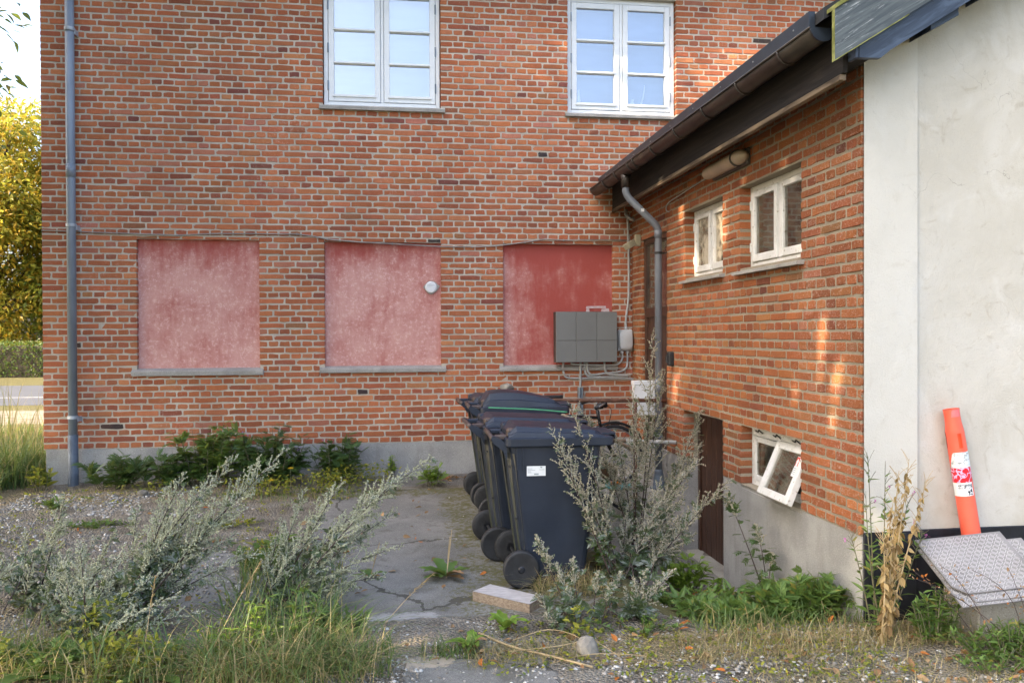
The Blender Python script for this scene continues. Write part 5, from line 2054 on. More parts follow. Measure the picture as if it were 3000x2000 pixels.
mugwort('sprawling silvery mugwort at far left with dark bare stem', fan(-2.3, -3.85, [(-2.04, .656), (-2.256, .296), (-2.375, .387), (-2.134, .421), (-1.889, .369), (-2.6, .35), (-2.5, .25), (-2.05, .25), (-2.75, .42)], -3.75), 1, dens=.8)
mugwort('tallest leaning silvery mugwort arching right towards the thistles', fan(-1.62, -4.25, [(-.70, .92), (-.98, .888), (-1.10, .766), (-1.29, .792), (-1.43, .683), (-.84, .74), (-.94, .585), (-1.56, .605), (-1.26, .636), (-1.0, .42), (-.86, .30), (-1.15, .45), (-1.4, .5)], -4.1, .09), 2, dens=.82)
mugwort('low bushy mugwort with grey flowers at the left foreground', fan(-1.75, -4.5, [(-1.71, .528), (-1.9, .40), (-1.55, .36), (-1.35, .30), (-1.2, .22), (-1.65, .30), (-1.45, .15), (-1.85, .22), (-1.1, .10)], -4.45), 3, dens=.8)
mugwort('grey mugwort spreading over the gravel left of the slab', fan(-2.0, -4.05, [(-1.75, .42), (-1.6, .34), (-1.95, .36), (-2.1, .25), (-1.4, .22), (-1.3, .35), (-1.8, .2)], -4.0, .08), 4, dens=.9)
mugwort('silvery mugwort fanning right over the asphalt, middle of the yard', fan(-.85, -4.1, [(.20, .823), (-.017, .72), (-.167, .626), (-.368, .718), (-.453, .57), (-.029, .492), (.003, .295), (-.61, .639), (-.757, .452), (-.106, .103), (-.211, .411), (-.35, .30), (-.55, .38), (-.3, .05)], -4.0, .10), 5, dens=.78)
mugwort('pale feathery mugwort low at the left edge of the picture', fan(-2.55, -4.3, [(-2.5, .30), (-2.35, .38), (-2.65, .22), (-2.2, .24), (-2.45, .15), (-2.15, .33)], -4.3, .06), 12, dens=.9)
# by the landing
mugwort('tallest mugwort with a dark stem rising in front of the corner landing', [(g3(1.98, -2.45), (2.17, -2.35, 1.66), .0)] + fan(2.0, -2.45, [(1.49, 1.03), (1.63, .825), (2.60, .955), (2.57, .687), (1.96, 1.17), (2.30, 1.286), (1.8, .8), (2.4, .6)], -2.4, .08, .02), 6, bloom='fl_tan', leafy_to=.85, bloom_from=.36, dens=.72, blen=.24, bsz=.0085)
mugwort('broad pale mugwort bush right of the front bin leaning to the cellar door', fan(1.58, -3.72, [(2.38, .564), (2.21, .69), (2.2, .288), (2.15, .14), (1.8, .43), (1.96, .348), (1.67, .26), (1.52, .21), (2.04, -.06), (1.40, .07), (1.9, .55), (2.05, .45), (1.75, .10), (1.6, .4)], -3.45, .09), 7, bloom='fl_tan', dens=.75, leafy_to=.7)
mugwort('thin mugwort drooping to the left beside the front bin', fan(1.42, -3.95, [(.95, 1.03), (1.10, 1.16), (1.03, .92), (1.10, .67), (1.25, .8)], -4.0, .12, .02), 8, bloom='fl_tan', dens=.65, leafy_to=.5, blen=.2)
mugwort('dark leaved mugwort in front of the timber offcut', [(g3(1.0, -4.45), (.82, -4.3, .38), .03), (g3(1.0, -4.5), (.93, -4.35, .22), .03), (g3(1.05, -4.5), (1.02, -4.4, .26), .03), (g3(.9, -4.6), (.78, -4.55, .10), .03), (g3(1.0, -4.6), (.95, -4.6, .14), .03), (g3(1.1, -4.55), (1.15, -4.5, .20), .03), (g3(1.15, -4.6), (1.2, -4.6, .16), .03), (g3(1.2, -4.5), (1.3, -4.45, .18), .05), (g3(.95, -4.68), (.80, -4.72, .04), .03)], 9, dens=1.0, leafy_to=.9, bloom_from=.55, bloom='fl_tan')
mugwort('tan seed heads of a low mugwort at the gravel edge', [(g3(1.35, -4.55), (1.32+.06*k, -4.5, .10+.05*(k % 3)), .05) for k in range(6)], 10, bloom='fl_tan', dens=1.0, leafy_to=.3, bloom_from=.2)
mugwort('dark mugwort leaning against the plinth under the cellar window', [(g3(2.50, -3.92), (2.36, -3.52, .44), .06), (g3(2.5, -3.9), (2.48, -3.75, .26), .05), (g3(2.48, -3.92), (2.55, -3.85, .08), .03)], 11, leaf='lf_dark', bloom='fl_tan', dens=.9, leafy_to=.95, bloom_from=.75, lsz=.085)


def leafy_bush(name, label, cat, base, spread, height, nst, nlv, tpl, mat, size, seed, flowers=None, group=None, lean=(0, 0), stalk='stalk', up=.25):
    r = np.random.default_rng(seed)
    t = thing(name, label, cat, base, group)
    st, lf, fl = MB(), MB(), MB()
    LP, LD, LS = [], [], []
    tips = []
    for k in range(nst):
        q, rr = r.uniform(0, 2*PI), r.uniform(.1, 1)**.6
        h = height*r.uniform(.6, 1.0)*(1-.35*rr)
        b = np.array(base)+np.array((math.cos(q)*spread[0]*rr*.5, math.sin(q)*spread[1]*rr*.5, 0))
        tip = np.array(base)+np.array((math.cos(q)*spread[0]*rr+lean[0], math.sin(q)*spread[1]*rr+lean[1], h))
        A = arc(b, tip, .08*h, 9, r.normal(0, .03*h, 3))
        st.tube(A, stem_r(9, .004+.003*height, .0015), 4, False)
        tips.append(tip)
        for j in range(nlv):
            u = r.uniform(.12, 1)
            p = np.array([np.interp(u*8, np.arange(9), A[:, i]) for i in range(3)])
            d = r.normal(size=3)
            d[2] = abs(d[2])*.5+up
            LP.append(p)
            LD.append(d)
            LS.append(size*r.uniform(.6, 1.25)*(1.15-.45*u))
    put(lf, tpl, LP, LD, LS, r, roll=.35)
    part('stems', st, stalk, t, kind='stuff')
    part('leaves', lf, mat, t, kind='stuff')
    if flowers:
        fm, n, fs = flowers
        FP = []
        for tip in tips[:n]:
            for e in range(10):
                FP.append(tip+r.normal(0, fs*.8, 3)+np.array((0, 0, fs)))
        put(fl, LEAFN, FP, r.normal(0, .6, (len(FP), 3))+np.array((0, 0, 1)), fs*1.2, r)
        part('flowers', fl, fm, t, kind='stuff')
    return t


# thistles and weeds along the house wall
GT = 'thistles along the house wall'
leafy_bush('creeping_thistle', 'low dark thistle next to the left downpipe', 'plant', g3(-2.95, -.35), (.35, .2), .42, 14, 13, LOBE2, 'lf_dark', .15, 31, None, GT)
leafy_bush('creeping_thistle', 'mixed thistle under the left end of the left blind window', 'plant', g3(-2.45, -.35), (.40, .2), .48, 16, 13, LOBE2, 'lf_dark', .15, 36, None, GT)
leafy_bush('creeping_thistle', 'tallest and lightest green thistle below the left blind window', 'plant', g3(-2.02, -.32), (.36, .2), .88, 24, 16, LOBE2, 'lf_mid', .16, 32, None, GT)
leafy_bush('creeping_thistle', 'bushy dark thistle with purple heads between the two left blind windows', 'plant', g3(-1.38, -.38), (.42, .22), .74, 30, 17, LOBE2, 'lf_dark', .15, 33, ('fl_purple', 4, .022), GT)
leafy_bush('creeping_thistle', 'smaller thistle with purple heads below the middle blind window', 'plant', g3(-.70, -.32), (.28, .15), .68, 18, 15, LOBE2, 'lf_dark', .14, 34, ('fl_purple', 4, .022), GT)
leafy_bush('wall_weed', 'little bright green weed sprouting from the plinth', 'plant', g3(-.10, -.14, .03), (.06, .05), .24, 7, 12, LEAFW, 'lf_light', .055, 35)
leafy_bush('sow_thistle', 'upright light green sow thistle on the concrete apron', 'plant', g3(.33, -.62), (.15, .08), .30, 8, 10, LOBE2, 'lf_light', .11, 37)
leafy_bush('maple_seedling', 'yellowing maple seedling at the foot of the left downpipe', 'plant', g3(-3.62, -.35), (.22, .12), .34, 8, 9, LEAFW, 'lf_yel', .10, 38)
leafy_bush('wild_herb', 'green herb in the pale gravel at far left', 'plant', g3(-3.15, -1.25), (.09, .06), .13, 6, 7, LEAF, 'lf_mid', .11, 39)
leafy_bush('wild_herb', 'fresh green herb squeezed between front bin and mugwort bush', 'plant', g3(1.42, -3.55), (.12, .08), .42, 9, 14, LEAFW, 'lf_light', .075, 40)

# ground cover of yellow-green cinquefoil
r = np.random.default_rng(50)
gc_, P, D = MB(), [], []
for cx, cy, sx, sy, n, hh in ((-1.35, -.82, .5, .16, 500, .16), (-.72, -.72, .30, .2, 420, .2), (-.35, -.5, .3, .2, 300, .22), (-2.5, -.62, .4, .12, 130, .12), (-3.2, -.9, .5, .2, 90, .1), (-1.35, -4.98, .22, .12, 420, .2), (-1.62, -4.62, .12, .12, 160, .28), (-1.98, -4.9, .1, .06, 60, .22), (-.95, -3.0, .3, .2, 120, .1), (.98, -4.78, .08, .05, 60, .16)):
    x, y = r.normal(cx, sx*.5, n), r.normal(cy, sy*.6, n)
    y = np.minimum(y, -.05)
    P.append(np.stack([x, y, gz(x, y)+r.uniform(0, hh, n)], -1))
P = np.concatenate(P)
D = r.normal(0, 1, P.shape)
D[:, 2] = np.abs(D[:, 2])*.5+.1
put(gc_, LEAFW, P, D, r.uniform(.022, .05, len(P)), r)
n = 1500
x = np.concatenate([r.uniform(-3.6, -.5, 900), r.uniform(.4, 3.0, 600)])
y = np.concatenate([r.uniform(-4.8, -.8, 900), r.uniform(-5.7, -4.5, 600)])
k = vnoise(x, y, 2.6, 55) > .58
P2 = np.stack([x, y, gz(x, y)+r.uniform(0.003, .03, n)], -1)[k]
P2 = np.repeat(P2, 4, axis=0)+r.normal(0, .02, (len(P2)*4, 3))*np.array((1, 1, .3))
P2[:, 2] = np.maximum(P2[:, 2], gz(P2[:, 0], P2[:, 1])+.004)
D2 = r.normal(0, 1, P2.shape)
D2[:, 2] = np.abs(D2[:, 2])*.5
put(gc_, LEAFW, P2, D2, r.uniform(.015, .034, len(P2)), r)
struct('ground_cover', gc_, 'lf_yel', False, 'stuff')

# yellow hawkweed flowers standing over the ground cover
for k, (x, y, h) in enumerate(((-1.26, -1.15, .22), (-1.10, -.95, .30))):
    t = thing('yellow_flower', ['lower yellow flower on a thin stalk left of its twin', 'higher yellow flower on a thin stalk right of its twin'][k], 'flower', g3(x, y), 'yellow flowers by the wall')
    m = MB()
    m.tube(arc(g3(x, y), (x+.01, y, h), .0, 5, (.01, 0, 0)), .0025, 5)
    part('stalk', m, 'stalk', t)
    m = MB()
    n = 26
    q = np.linspace(0, 2*PI, n, endpoint=False)
    put(m, LEAF, np.tile((x+.01, y, h), (n, 1)), np.stack([np.cos(q), np.sin(q), np.full(n, .35)+.3*(np.arange(n) % 2)], -1), .034, r, roll=.1)
    part('petals', m, 'fl_yellow', t, kind='stuff')


# rosettes with single leaves as parts
def rosette(name, label, x, y, n, size, mat, seed, width=.42, rise=.7, dead=2, spikes=0):
    rr = np.random.default_rng(seed)
    t = thing(name, label, 'plant', g3(x, y), 'leaf rosettes in the yard')
    z = float(gz(x, y))
    for k in range(n):
        q = 2*PI*k/n+rr.normal(0, .25)
        el = rr.uniform(.15, 1.0)*rise
        L = size*rr.uniform(.65, 1.15)
        V, F = [], []
        d = np.array((math.cos(q), math.sin(q), 0))
        s = np.array((-d[1], d[0], 0))
        m_ = 7
        for i in range(m_+1):
            u = i/m_
            ang = el*1.25*(1-u*1.15)
            pt = np.array((x, y, z+.012)) + d*L*(u*math.cos(el*.7)) + np.array((0, 0, L*(u*math.sin(el)*1.1-.55*u*u*el)))
            w = L*width*.5*math.sin(PI*min(1, (u*.93+.06))**.85)*(1-.28*(i % 2)) if 0 < i < m_ else L*.012
            wv = rr.normal(0, .012)
            V += [tuple(pt-s*w+np.array((0, 0, w*.35+wv*L))), tuple(pt), tuple(pt+s*w+np.array((0, 0, w*.35-wv*L)))]
        for i in range(m_):
            a = 3*i
            F += [(a, a+1, a+4, a+3), (a+1, a+2, a+5, a+4)]
        part('leaf', MB().add(V, F), 'lf_litter' if k >= n-dead else mat, t, True)
    for k in range(spikes):
        q = rr.uniform(0, 2*PI)
        m = MB()
        m.tube(arc((x, y, z), (x+.10*math.cos(q), y+.1*math.sin(q), z+.26+.05*k), 0, 5), [.003, .0025, .004, .004, .002], 5)
        part('seed_spike', m, 'drystalk', t)
    return t


rosette('plantain', 'leafy plantain rosette on the asphalt left of the front bin', .30, -3.62, 15, .20, 'lf_mid', 61, .42, .9, 3, 2)
rosette('plantain', 'small withered rosette on the asphalt below the silvery mugwort', -.22, -3.55, 8, .12, 'lf_mid', 62, .4, .6, 3, 1)
rosette('dandelion', 'bright green dandelion nearest the camera on the gravel', .36, -4.86, 11, .17, 'lf_light', 63, .4, 1.1, 1)
rosette('dandelion', 'upright light green dandelion in front of the timber offcut', .58, -4.62, 9, .22, 'lf_light', 64, .34, 1.5, 0)
rosette('dandelion', 'fresh dandelion against the plinth right of the cellar door', 2.46, -3.62, 8, .17, 'lf_light', 65, .36, 1.3, 0)
rosette('dock', 'tall dock leaves under the cellar window near the corner', 2.50, -4.22, 10, .30, 'lf_mid', 66, .36, 1.5, 1)
rosette('dock', 'large leaf dock low in the left foreground', -1.28, -4.98, 7, .26, 'lf_mid', 67, .5, .8, 0)
rosette('coltsfoot', 'broad lobed leaves in the bottom left corner', -1.80, -4.95, 7, .20, 'lf_mid', 68, .85, .5, 0)
rosette('dock', 'low green rosette in the litter behind the middle mugwort', -.95, -2.75, 10, .20, 'lf_mid', 69, .45, .8, 2)
leafy_bush('fern', 'curly light green fern clump in front of the cellar door', 'plant', g3(2.22, -2.95), (.22, .10), .34, 15, 13, LOBE2, 'lf_light', .10, 70)
leafy_bush('wild_herb', 'bright green seedlings right of the cellar door', 'plant', g3(2.44, -3.10), (.09, .06), .20, 7, 9, LEAFW, 'lf_light', .06, 71)
leafy_bush('hawksbeard', 'dense dark green dandelion-like weeds at the corner of the side building', 'plant', g3(2.42, -4.55), (.38, .16), .30, 44, 12, LOBE2, 'lf_mid', .13, 72)
leafy_bush('hawksbeard', 'green weeds left of the dried plant', 'plant', g3(2.05, -4.55), (.25, .14), .12, 16, 9, LOBE2, 'lf_mid', .11, 77)

# willowherbs: one green at the corner, one dried, one at the right edge


def willow(label, stems, seed, leafm, stalk, flow=None, dead=0, nl=46, size=.085):
    rr = np.random.default_rng(seed)
    t = thing('willowherb', label, 'plant', stems[0][0], 'willowherbs')
    st, lf, fl, pd = MB(), MB(), MB(), MB()
    FP = []
    for b, tip, dr in stems:
        A = arc(b, tip, dr, 12, rr.normal(0, .02, 3))
        L = np.linalg.norm(np.array(tip)-np.array(b))
        st.tube(A, stem_r(12, .0055, .0015), 5, False)
        LP, LD, LS = [], [], []
        for k in range(int(nl*L)):
            u = rr.uniform(.1, .97)
            p = np.array([np.interp(u*11, np.arange(12), A[:, i]) for i in range(3)])
            q = rr.uniform(0, 2*PI)
            LP.append(p)
            LD.append((math.cos(q), math.sin(q), (.5 if not dead else -1.3)+rr.normal(0, .3)))
            LS.append(size*rr.uniform(.6, 1.2)*(1.2-.7*u))
        put(lf, LEAF if not dead else LEAFW, LP, LD, LS, rr, roll=.6 if not dead else 1.2)
        for k in range(9 if not dead else 22):
            u = rr.uniform(.78 if not dead else .6, 1)
            p = np.array([np.interp(u*11, np.arange(12), A[:, i]) for i in range(3)])
            q = rr.uniform(0, 2*PI)
            e = p+np.array((math.cos(q)*.045, math.sin(q)*.045, rr.uniform(.02, .075)))
            pd.tube([p, (p+e)/2+np.array((0, 0, .006)), e], .0014, 4, False)
            FP.append(e)
    part('stems', st, stalk, t, kind='stuff')
    part('leaves', lf, leafm, t, kind='stuff')
    part('seed_pods', pd, stalk, t, kind='stuff')
    if flow:
        n = flow
        F_ = np.repeat(np.array(FP)[rr.choice(len(FP), n, replace=False)], 6, axis=0)
        put(fl, LEAFW, F_+rr.normal(0, .003, F_.shape), rr.normal(0, 1, F_.shape)+np.array((0, 0, .6)), .016, rr)
        part('flowers', fl, 'fl_pink', t, kind='stuff')


willow('tall green willowherb with small pink flowers at the white corner', [(g3(2.63, -4.98), (2.62, -4.92, .92), .0), (g3(2.66, -4.98), (2.70, -4.96, .86), .0), (g3(2.68, -4.99), (2.84, -4.96, .66), .04), (g3(2.68, -4.99), (2.92, -4.98, .50), .06), (g3(2.60, -5.0), (2.50, -4.95, .48), .03), (g3(2.66, -5.0), (2.56, -5.0, .70), .0), (g3(2.68, -5.0), (2.80, -5.0, .34), .05)], 81, 'lf_mid', 'stalk', 7)
willow('dried brown willowherb drooping in front of the green one', [(g3(2.58, -5.12), (2.80, -5.03, .92), .0), (g3(2.60, -5.12), (2.72, -5.06, .86), .0), (g3(2.57, -5.12), (2.60, -5.10, .50), .0), (g3(2.60, -5.13), (2.66, -5.10, .70), .0), (g3(2.56, -5.14), (2.66, -5.12, .36), .0), (g3(2.58, -5.13), (2.90, -5.04, .80), .03), (g3(2.6, -5.1), (2.76, -5.0, .66), .02)], 82, 'lf_dry', 'drystalk', 0, 1, 78, .062)
willow('willowherb with yellowing leaves and pink flowers at the right edge', [(g3(3.42, -5.28), (3.50, -5.22, .66), .0), (g3(3.46, -5.28), (3.58, -5.25, .55), .02), (g3(3.40, -5.28), (3.42, -5.25, .42), .02), (g3(3.5, -5.3), (3.66, -5.25, .60), .02), (g3(3.42, -5.3), (3.36, -5.28, .28), .02)], 83, 'lf_mid', 'stalk', 5)
# dark dead brambles and nettles in front of the plates
t = thing('dead_bramble', 'wiry dead brown stems with shrivelled leaves over the chequer plates', 'plant', g3(3.2, -5.36), None)
m, lf = MB(), MB()
LP, LD = [], []
for k in range(9):
    x0 = 3.0+.07*k
    A = arc(g3(x0, -5.42), (x0+r.normal(0, .22), -5.36+r.normal(0, .05), .26+r.uniform(0, .16)), .1, 9, r.normal(0, .1, 3)*np.array((1, .3, .5)))
    m.tube(A, stem_r(9, .003, .0012), 4, False)
    for p in A[3:]:
        for e in range(3):
            LP.append(p+r.normal(0, .015, 3))
            LD.append(r.normal(0, 1, 3))
put(lf, LEAFW, LP, LD, r.uniform(.012, .026, len(LP)), r, roll=1)
part('stems', m, 'darkstalk', t, kind='stuff')
part('leaves', lf, 'lf_litter', t, kind='stuff')
leafy_bush('nettle', 'green herbs growing left of the chequer plates', 'plant', g3(2.86, -5.16), (.16, .07), .42, 26, 16, LEAF, 'lf_mid', .075, 73)
leafy_bush('nettle', 'low green herbs in front of the chequer plates', 'plant', g3(3.12, -5.42), (.36, .06), .27, 44, 16, LEAF, 'lf_mid', .06, 74)
leafy_bush('cranesbill', 'patch of small dark leaves and reddish stems at bottom right', 'plant', g3(3.3, -5.52), (.35, .10), .16, 24, 12, LEAFW, 'lf_mid', .035, 75)
leafy_bush('willow_sapling', 'lying stem with lance leaves across the mossy ground', 'plant', g3(1.75, -4.15), (.42, .06), .14, 16, 9, LEAF, 'lf_mid', .12, 76, None, None, (.15, 0))
leafy_bush('wild_herb', 'ferny green herbs in the bottom left foreground', 'plant', g3(-1.62, -4.88), (.28, .12), .20, 26, 10, LOBE2, 'lf_mid', .085, 84)
leafy_bush('wild_herb', 'small clovery weeds between the grass and the mugworts', 'plant', g3(-1.15, -4.85), (.3, .15), .12, 22, 9, LEAFW, 'lf_light', .035, 85)
leafy_bush('wild_herb', 'green shoots with narrow leaves among the foreground grass', 'plant', g3(-.62, -4.75), (.30, .18), .40, 20, 14, LEAF, 'lf_mid', .075, 86)
leafy_bush('wild_herb', 'dark lush weeds behind the middle mugwort', 'plant', g3(-.95, -3.3), (.25, .2), .26, 16, 12, LEAFW, 'lf_mid', .08, 87)
leafy_bush('nettle', 'low mixed herbs along the foot of the chequer plates at the right edge', 'plant', g3(3.42, -5.45), (.28, .08), .36, 34, 15, LEAF, 'lf_mid', .06, 88)
for k, (x, y, w, h, mt, tp, sz, lab) in enumerate(((-2.0, -4.75, .30, .16, 'lf_mid', LOBE2, .09, 'green leafy weeds at the bottom left edge'), (-.35, -4.55, .22, .22, 'lf_mid', LEAF, .08, 'green leafy weeds at the edge of the asphalt'), (-.85, -4.85, .25, .34, 'lf_light', LEAF, .07, 'light green leafy weeds inside the foreground grass'), (1.35, -4.75, .35, .10, 'lf_mid', LEAFW, .035, 'tiny green weeds at the gravel edge'), (2.15, -3.5, .35, .12, 'lf_light', LEAFW, .05, 'low green weeds on the slope to the cellar door'), (1.85, -4.5, .30, .12, 'lf_mid', LOBE2, .10, 'ragged green weeds between the big mugwort and the corner'), (-2.6, -1.9, .35, .06, 'lf_mid', LEAFW, .04, 'flat green weeds in the middle of the gravel'), (-1.5, -2.0, .35, .06, 'lf_yel', LEAFW, .035, 'yellowish weeds in the gravel beside the slab'), (2.95, -5.5, .3, .14, 'lf_mid', LEAFW, .035, 'small leaved weeds below the dried willowherb'))):
    leafy_bush('weed_patch', lab, 'plant', g3(x, y), (w, w*.5), h, 22, 11, tp, mt, sz, 140+k, None, 'weed patches on the yard')
leafy_bush('ivy', 'ivy and creepers at the left corner of the house', 'plant', g3(-4.1, -.12), (.25, .12), .30, 16, 12, LEAFW, 'lf_mid', .065, 78)

# ------------------------------------------------------------------ grass
r = np.random.default_rng(90)


def blades(n, cx, cy, sx, sy, h, mb, lean=.5, w=.0035, uni=True):
    x = r.uniform(cx-sx, cx+sx, n) if uni else r.normal(cx, sx*.5, n)
    y = r.uniform(cy-sy, cy+sy, n) if uni else r.normal(cy, sy*.5, n)
    q = r.uniform(0, 2*PI, n)
    H = h*r.uniform(.45, 1.15, n)
    le = lean*r.uniform(.2, 1.3, n)
    b = np.stack([x, y, gz(x, y)-.005], -1)
    d = np.stack([np.cos(q), np.sin(q), np.zeros(n)], -1)
    s = np.stack([-np.sin(q+r.normal(0, .5, n)), np.cos(q), np.zeros(n)], -1)*w
    V = np.zeros((n, 7, 3))
    for i, (u, ww) in enumerate(((0, 1), (.4, .95), (.75, .6))):
        c = b + d*(H*le*u*u)[:, None] + np.array((0, 0, 1))*(H*(u-.38*le*u*u))[:, None]
        V[:, 2*i], V[:, 2*i+1] = c-s*ww, c+s*ww
    V[:, 6] = b + d*(H*le)[:, None] + np.array((0, 0, 1))*(H*(1-.42*le))[:, None]
    o = np.arange(n)[:, None]*7
    mb.v.append(V.reshape(-1, 3))
    mb.f.append((np.concatenate([np.array([[0, 1, 3, 2]]) + o, np.array([[2, 3, 5, 4]]) + o]) + mb.nv))
    mb.f.append(np.array([[4, 5, 6]]) + o + mb.nv)
    mb.nv += n*7


gr = MB()
blades(430, -.60, -5.02, .38, .26, .44, gr, 1.4, .0030)
blades(260, -.30, -4.98, .26, .18, .20, gr, 1.2, .0034)
blades(260, -.68, -4.5, .30, .28, .38, gr, 1.2, .003)
blades(160, -1.15, -5.02, .35, .16, .34, gr, 1.2, .004)
blades(160, -1.75, -4.75, .35, .3, .25, gr, 1.0, .0035)
blades(220, -.75, -3.7, .35, .35, .3, gr, .9, .0045)
blades(700, -4.15, .12, .3, .35, .60, gr, .8, .005)
blades(420, -4.6, .8, .7, .6, .45, gr, .7, .005)
blades(420, -4.35, -.5, .35, .25, .35, gr, .9, .004)
blades(300, 2.2, -4.78, .55, .12, .18, gr, 1.0, .003)
blades(350, -1.0, -.95, .9, .25, .09, gr, .8, .003)
blades(160, .25, -4.9, .16, .1, .12, gr, 1.1, .003)
blades(2200, -6.2, 3.4, 2.0, 2.4, .16, gr, .8, .006)
struct('grass', gr, 'grass', False, 'stuff')
gd = MB()
blades(420, -.55, -5.08, .42, .17, .30, gd, 1.3, .0024)
blades(500, -1.85, -4.75, .45, .3, .32, gd, 1.3, .002)
blades(260, -1.2, -5.0, .4, .14, .28, gd, 1.3, .0024)
blades(1300, 2.55, -5.08, 1.1, .16, .17, gd, 1.5, .0018)
blades(1300, 2.7, -5.5, 1.0, .22, .09, gd, 1.8, .0016)
blades(700, 1.7, -5.05, .5, .22, .07, gd, 1.8, .0016)
blades(500, .62, -4.98, .3, .15, .10, gd, 1.8, .0016)
blades(500, 1.1, -4.0, .25, .15, .2, gd, 1.4, .002)
blades(90, -4.25, .35, .4, .5, 1.05, gd, .35, .004)
blades(200, -5.6, 3.0, 1.2, 2.2, .5, gd, .4, .004)
blades(60, -4.4, 1.2, .4, .5, 1.2, gd, .3, .004)
struct('dry_grass', gd, 'grassdry', False, 'stuff')
# a few long blades and seed heads that stand out in the foreground
for k, (b_, t_, lab) in enumerate((((-.18, -4.70), (.17, -4.62, .27), 'ripe grass ear leaning right over the asphalt'), ((-1.0, -5.02), (-.72, -4.95, .46), 'bent dry grass blade over the yellow ground cover'), ((-1.28, -5.02), (-1.22, -4.98, .42), 'upright dry grass ear at the left foreground'))):
    t = thing('grass_ear', lab, 'grass', g3(*b_), 'single grass stalks in the foreground')
    m = MB()
    A = arc(g3(*b_), t_, .05, 9)
    m.tube(A, stem_r(9, .002, .0012), 4, False)
    part('stalk', m, 'drystalk', t)
    m = MB()
    PP = A[-4] + (A[-1]-A[-4])*np.linspace(0, 1, 26)[:, None]
    put(m, LEAF, PP+r.normal(0, .002, PP.shape), (A[-1]-A[-4])[None]*6+r.normal(0, .35, PP.shape), .022, r)
    part('ear', m, 'lf_dry', t, kind='stuff')
# fallen dry stalks lying on the foreground gravel
t = thing('dry_stalks', 'pale dry stalks lying tangled on the gravel by the dandelions', 'straw', g3(.7, -4.9))
for k, P in enumerate(([(.42, -4.72, -.04), (.58, -4.92, -.05), (.75, -5.05, -.055), (.95, -5.22, -.06)], [(.55, -4.98, -.05), (.8, -5.0, -.03), (1.0, -4.98, -.02), (1.12, -5.1, -.06)], [(.75, -5.12, -.07), (.98, -5.08, -.05), (1.25, -5.12, -.06), (1.3, -5.2, -.07)], [(.6, -4.8, -.06), (.8, -4.78, -.02), (.95, -4.9, -.03), (.92, -5.05, -.065)])):
    m = MB()
    m.tube(bez(P, 5), .0065 if k == 0 else .0022, 6)
    part('stalk', m, 'drystalk', t, True)

# ------------------------------------------------------------------ pebbles and litter
bm = bmesh.new()
bmesh.ops.create_icosphere(bm, subdivisions=1, radius=1)
PV, PF = [tuple(v.co) for v in bm.verts], [tuple(v.index for v in f.verts) for f in bm.faces]
bm.free()


def pebbles(n, x0, x1, y0, y1, s0, s1, mb, keep=None):
    x, y = r.uniform(x0, x1, n), r.uniform(y0, y1, n)
    k = vnoise(x, y, 2.2, 77) > .34
    if keep:
        k &= keep(x, y)
    x, y = x[k], y[k]
    n = len(x)
    s = r.uniform(s0, s1, n)*r.uniform(.6, 1.2, n)
    A = unit(r.normal(size=(n, 3)))
    B = unit(np.cross(A, r.normal(size=(n, 3))))
    Cc = np.cross(A, B)
    flat_ = np.array((1, 1, .65))
    mb.scatter(PV, PF, np.stack([x, y, gz(x, y)+s*.25], -1), A*(s*r.uniform(.8, 1.4, n))[:, None]*flat_, B*s[:, None]*flat_, Cc*(s*r.uniform(.5, .9, n))[:, None]*flat_)


pb = MB()
off_asph = lambda x, y: ~((x > -.8) & (x < 1.9) & (y > -4.4))
pebbles(2600, .55, 3.1, -5.8, -4.75, .006, .014, pb)
pebbles(1900, -.5, .6, -5.5, -4.45, .005, .012, pb, lambda x, y: (x < .1) | (y > -4.95) | (r.random(len(x)) < .15))
pebbles(5200, -3.8, -.6, -4.9, -.75, .007, .016, pb, off_asph)
pebbles(500, -.7, 1.6, -4.4, -.8, .003, .009, pb, lambda x, y: r.random(len(x)) < .55)
pebbles(1400, -3.7, -2.0, -1.6, -.55, .009, .018, pb)
pebbles(500, 1.6, 2.5, -4.7, -3.3, .004, .011, pb)
struct('gravel', pb, 'pebble', True, 'stuff')
lt, P = MB(), []
for cx, cy, sx, sy, n in ((2.35, -3.15, .32, .06, 230), (2.45, -3.5, .15, .1, 60), (2.5, -5.3, .9, .3, 120), (.5, -4.85, .25, .15, 40), (-1.5, -2.5, 1.6, 1.4, 90), (.3, -2.5, .8, 1.6, 30), (1.7, -4.8, .5, .3, 50), (-.75, -2.75, .25, .15, 60), (.52, -.3, .14, .06, 60)):
    x, y = r.normal(cx, sx*.7, n), r.normal(cy, sy*.8, n)
    P.append(np.stack([x, y, gz(x, y)+r.uniform(.005, .03, n)], -1))
P = np.concatenate(P)
D = r.normal(0, 1, P.shape)
D[:, 2] *= .3
put(lt, LEAFW, P, D, r.uniform(.03, .075, len(P)), r, roll=.5)
struct('leaf_litter', lt, 'lf_litter', False, 'stuff')

# ------------------------------------------------------------------ hedge and trees beyond the corner, and left of the yard


def leaf_cloud(n, c, rad, r, shell=.55):
    d = unit(r.normal(size=(n, 3)))
    rr = (shell+(1-shell)*r.random(n))**.8
    return np.array(c)+d*rr[:, None]*np.array(rad)


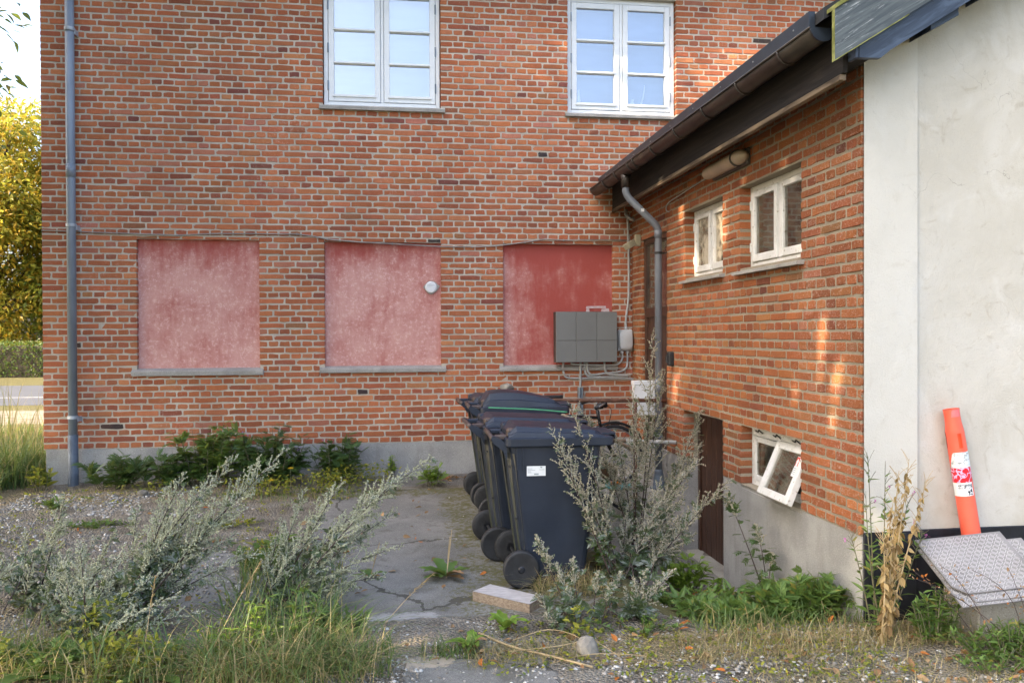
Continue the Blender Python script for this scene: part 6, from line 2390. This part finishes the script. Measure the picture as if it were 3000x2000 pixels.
hd = thing('hedge', 'clipped green hedge on the far side of the road', 'hedge', (-15, 24, 0))
m = MB()
n = 9000
x, zz = r.uniform(-24, -9, n), r.uniform(0, 1.33, n)
y = np.where(r.random(n) < .72, 24+r.normal(0, .06, n), 24+r.uniform(0, 1.0, n))
zz = np.where(y > 24.15, 1.30+r.normal(0, .04, n), zz)
put(m, LEAFW, np.stack([x, y, zz+.05], -1), np.stack([r.normal(0, .6, n), -np.abs(r.normal(.7, .4, n)), r.normal(.2, .6, n)], -1), r.uniform(.07, .13, n), r)
part('leaves', m, 'hedge', hd, kind='stuff')
m = MB()
m.box((-24, 24.12, 0), (-9, 25, 1.24))
part('inner_twigs', m, 'bark', hd)


def tree(name, label, x, y, h, crown, clumps, per, lsz, mat, seed, tpl=LEAFW, group='trees around the yard', tr=.25, low=.3, sun_cuts=()):
    rr = np.random.default_rng(seed)
    t = thing(name, label, 'tree', (x, y, 0), group)
    tk_, lf = MB(), MB()
    A = arc((x, y, -.2), (x+rr.normal(0, .3), y+rr.normal(0, .3), h*.8), 0, 10, rr.normal(0, .2, 3))
    tk_.tube(A, stem_r(10, tr, tr*.25), 10)
    LP, LD = [], []
    for k in range(clumps):
        d = unit(rr.normal(size=3))
        c = np.array((x, y, h*(low+1)/2)) + d*np.array(crown)*rr.uniform(.35, 1.0)**.6*.85
        i = min(8, int(np.clip((c[2]-1)/h*9, 2, 8)))
        tk_.tube(arc(A[i], c, .15, 5, rr.normal(0, .15, 3)), stem_r(5, tr*.22, .012), 5, False)
        cr = rr.uniform(.55, 1.0)*min(crown)*.42
        p = leaf_cloud(per, c, (cr*1.25, cr*1.25, cr*.8), rr, .2)
        LP.append(p)
        LD.append(unit(p-c)+rr.normal(0, .7, p.shape)+np.array((0, 0, -.35)))
    LP, LD = np.concatenate(LP), np.concatenate(LD)
    sd = np.array(to_sun)
    for q, rad in sun_cuts:          # leaves cut away along sun rays, shaped to drop sun patches on chosen spots
        v = LP-np.array(q)
        v = v-(v @ sd)[:, None]*sd
        ok = np.linalg.norm(v, axis=1) > rad
        LP, LD = LP[ok], LD[ok]
    put(lf, tpl, LP, LD, rr.uniform(.7, 1.25, len(LP))*lsz, rr)
    part('trunk', tk_, 'bark', t, True)
    part('crown', lf, mat, t, kind='stuff')
    return t


tree('chestnut_tree', 'yellowing chestnut behind the hedge beyond the road', -17.4, 28.5, 13.4, (4.8, 3.4, 6.8), 115, 260, .24, 'tl_gold', 101, low=-.02)
tree('chestnut_tree', 'greener chestnut behind the hedge, half hidden by the house corner', -13.6, 29.5, 11.0, (3.8, 3.5, 5.6), 95, 240, .24, 'tl_chest', 102, low=-.04)
SUN_CUTS = [((2.66, -4.40, 1.42), .30), ((2.66, -4.12, 1.95), .20), ((2.72, -2.56, 2.50), .30), ((2.66, -1.42, 1.12), .26), ((2.43, -1.75, 3.05), .26), ((-.02, -4.75, -.08), .34), ((2.66, -1.75, 2.3), .2)]
OCC = [(-8.4, 3.0, 11.0), (-9.0, -2.3, 14.0), (-8.3, -5.0, 14.0), (-7.4, -7.6, 14.0), (-6.8, -10.4, 13.5)]
for k, (x, y, h) in enumerate(OCC):
    tree('lime_tree', ['lime tree whose twigs reach in at the top left', 'second lime tree from the house in the row left of the yard', 'third lime tree from the house in the row left of the yard', 'fourth lime tree from the house in the row left of the yard', 'last lime tree of the row, behind the camera'][k], x, y, h, (2.6, 2.5, 6.2) if k else (3.4, 3.0, 4.6), [60, 100, 95, 70, 80][k], [150, 190, 180, 105, 150][k], .30 if k else .16, 'tl_green', 110+k, low=.12 if k else .2, sun_cuts=SUN_CUTS)
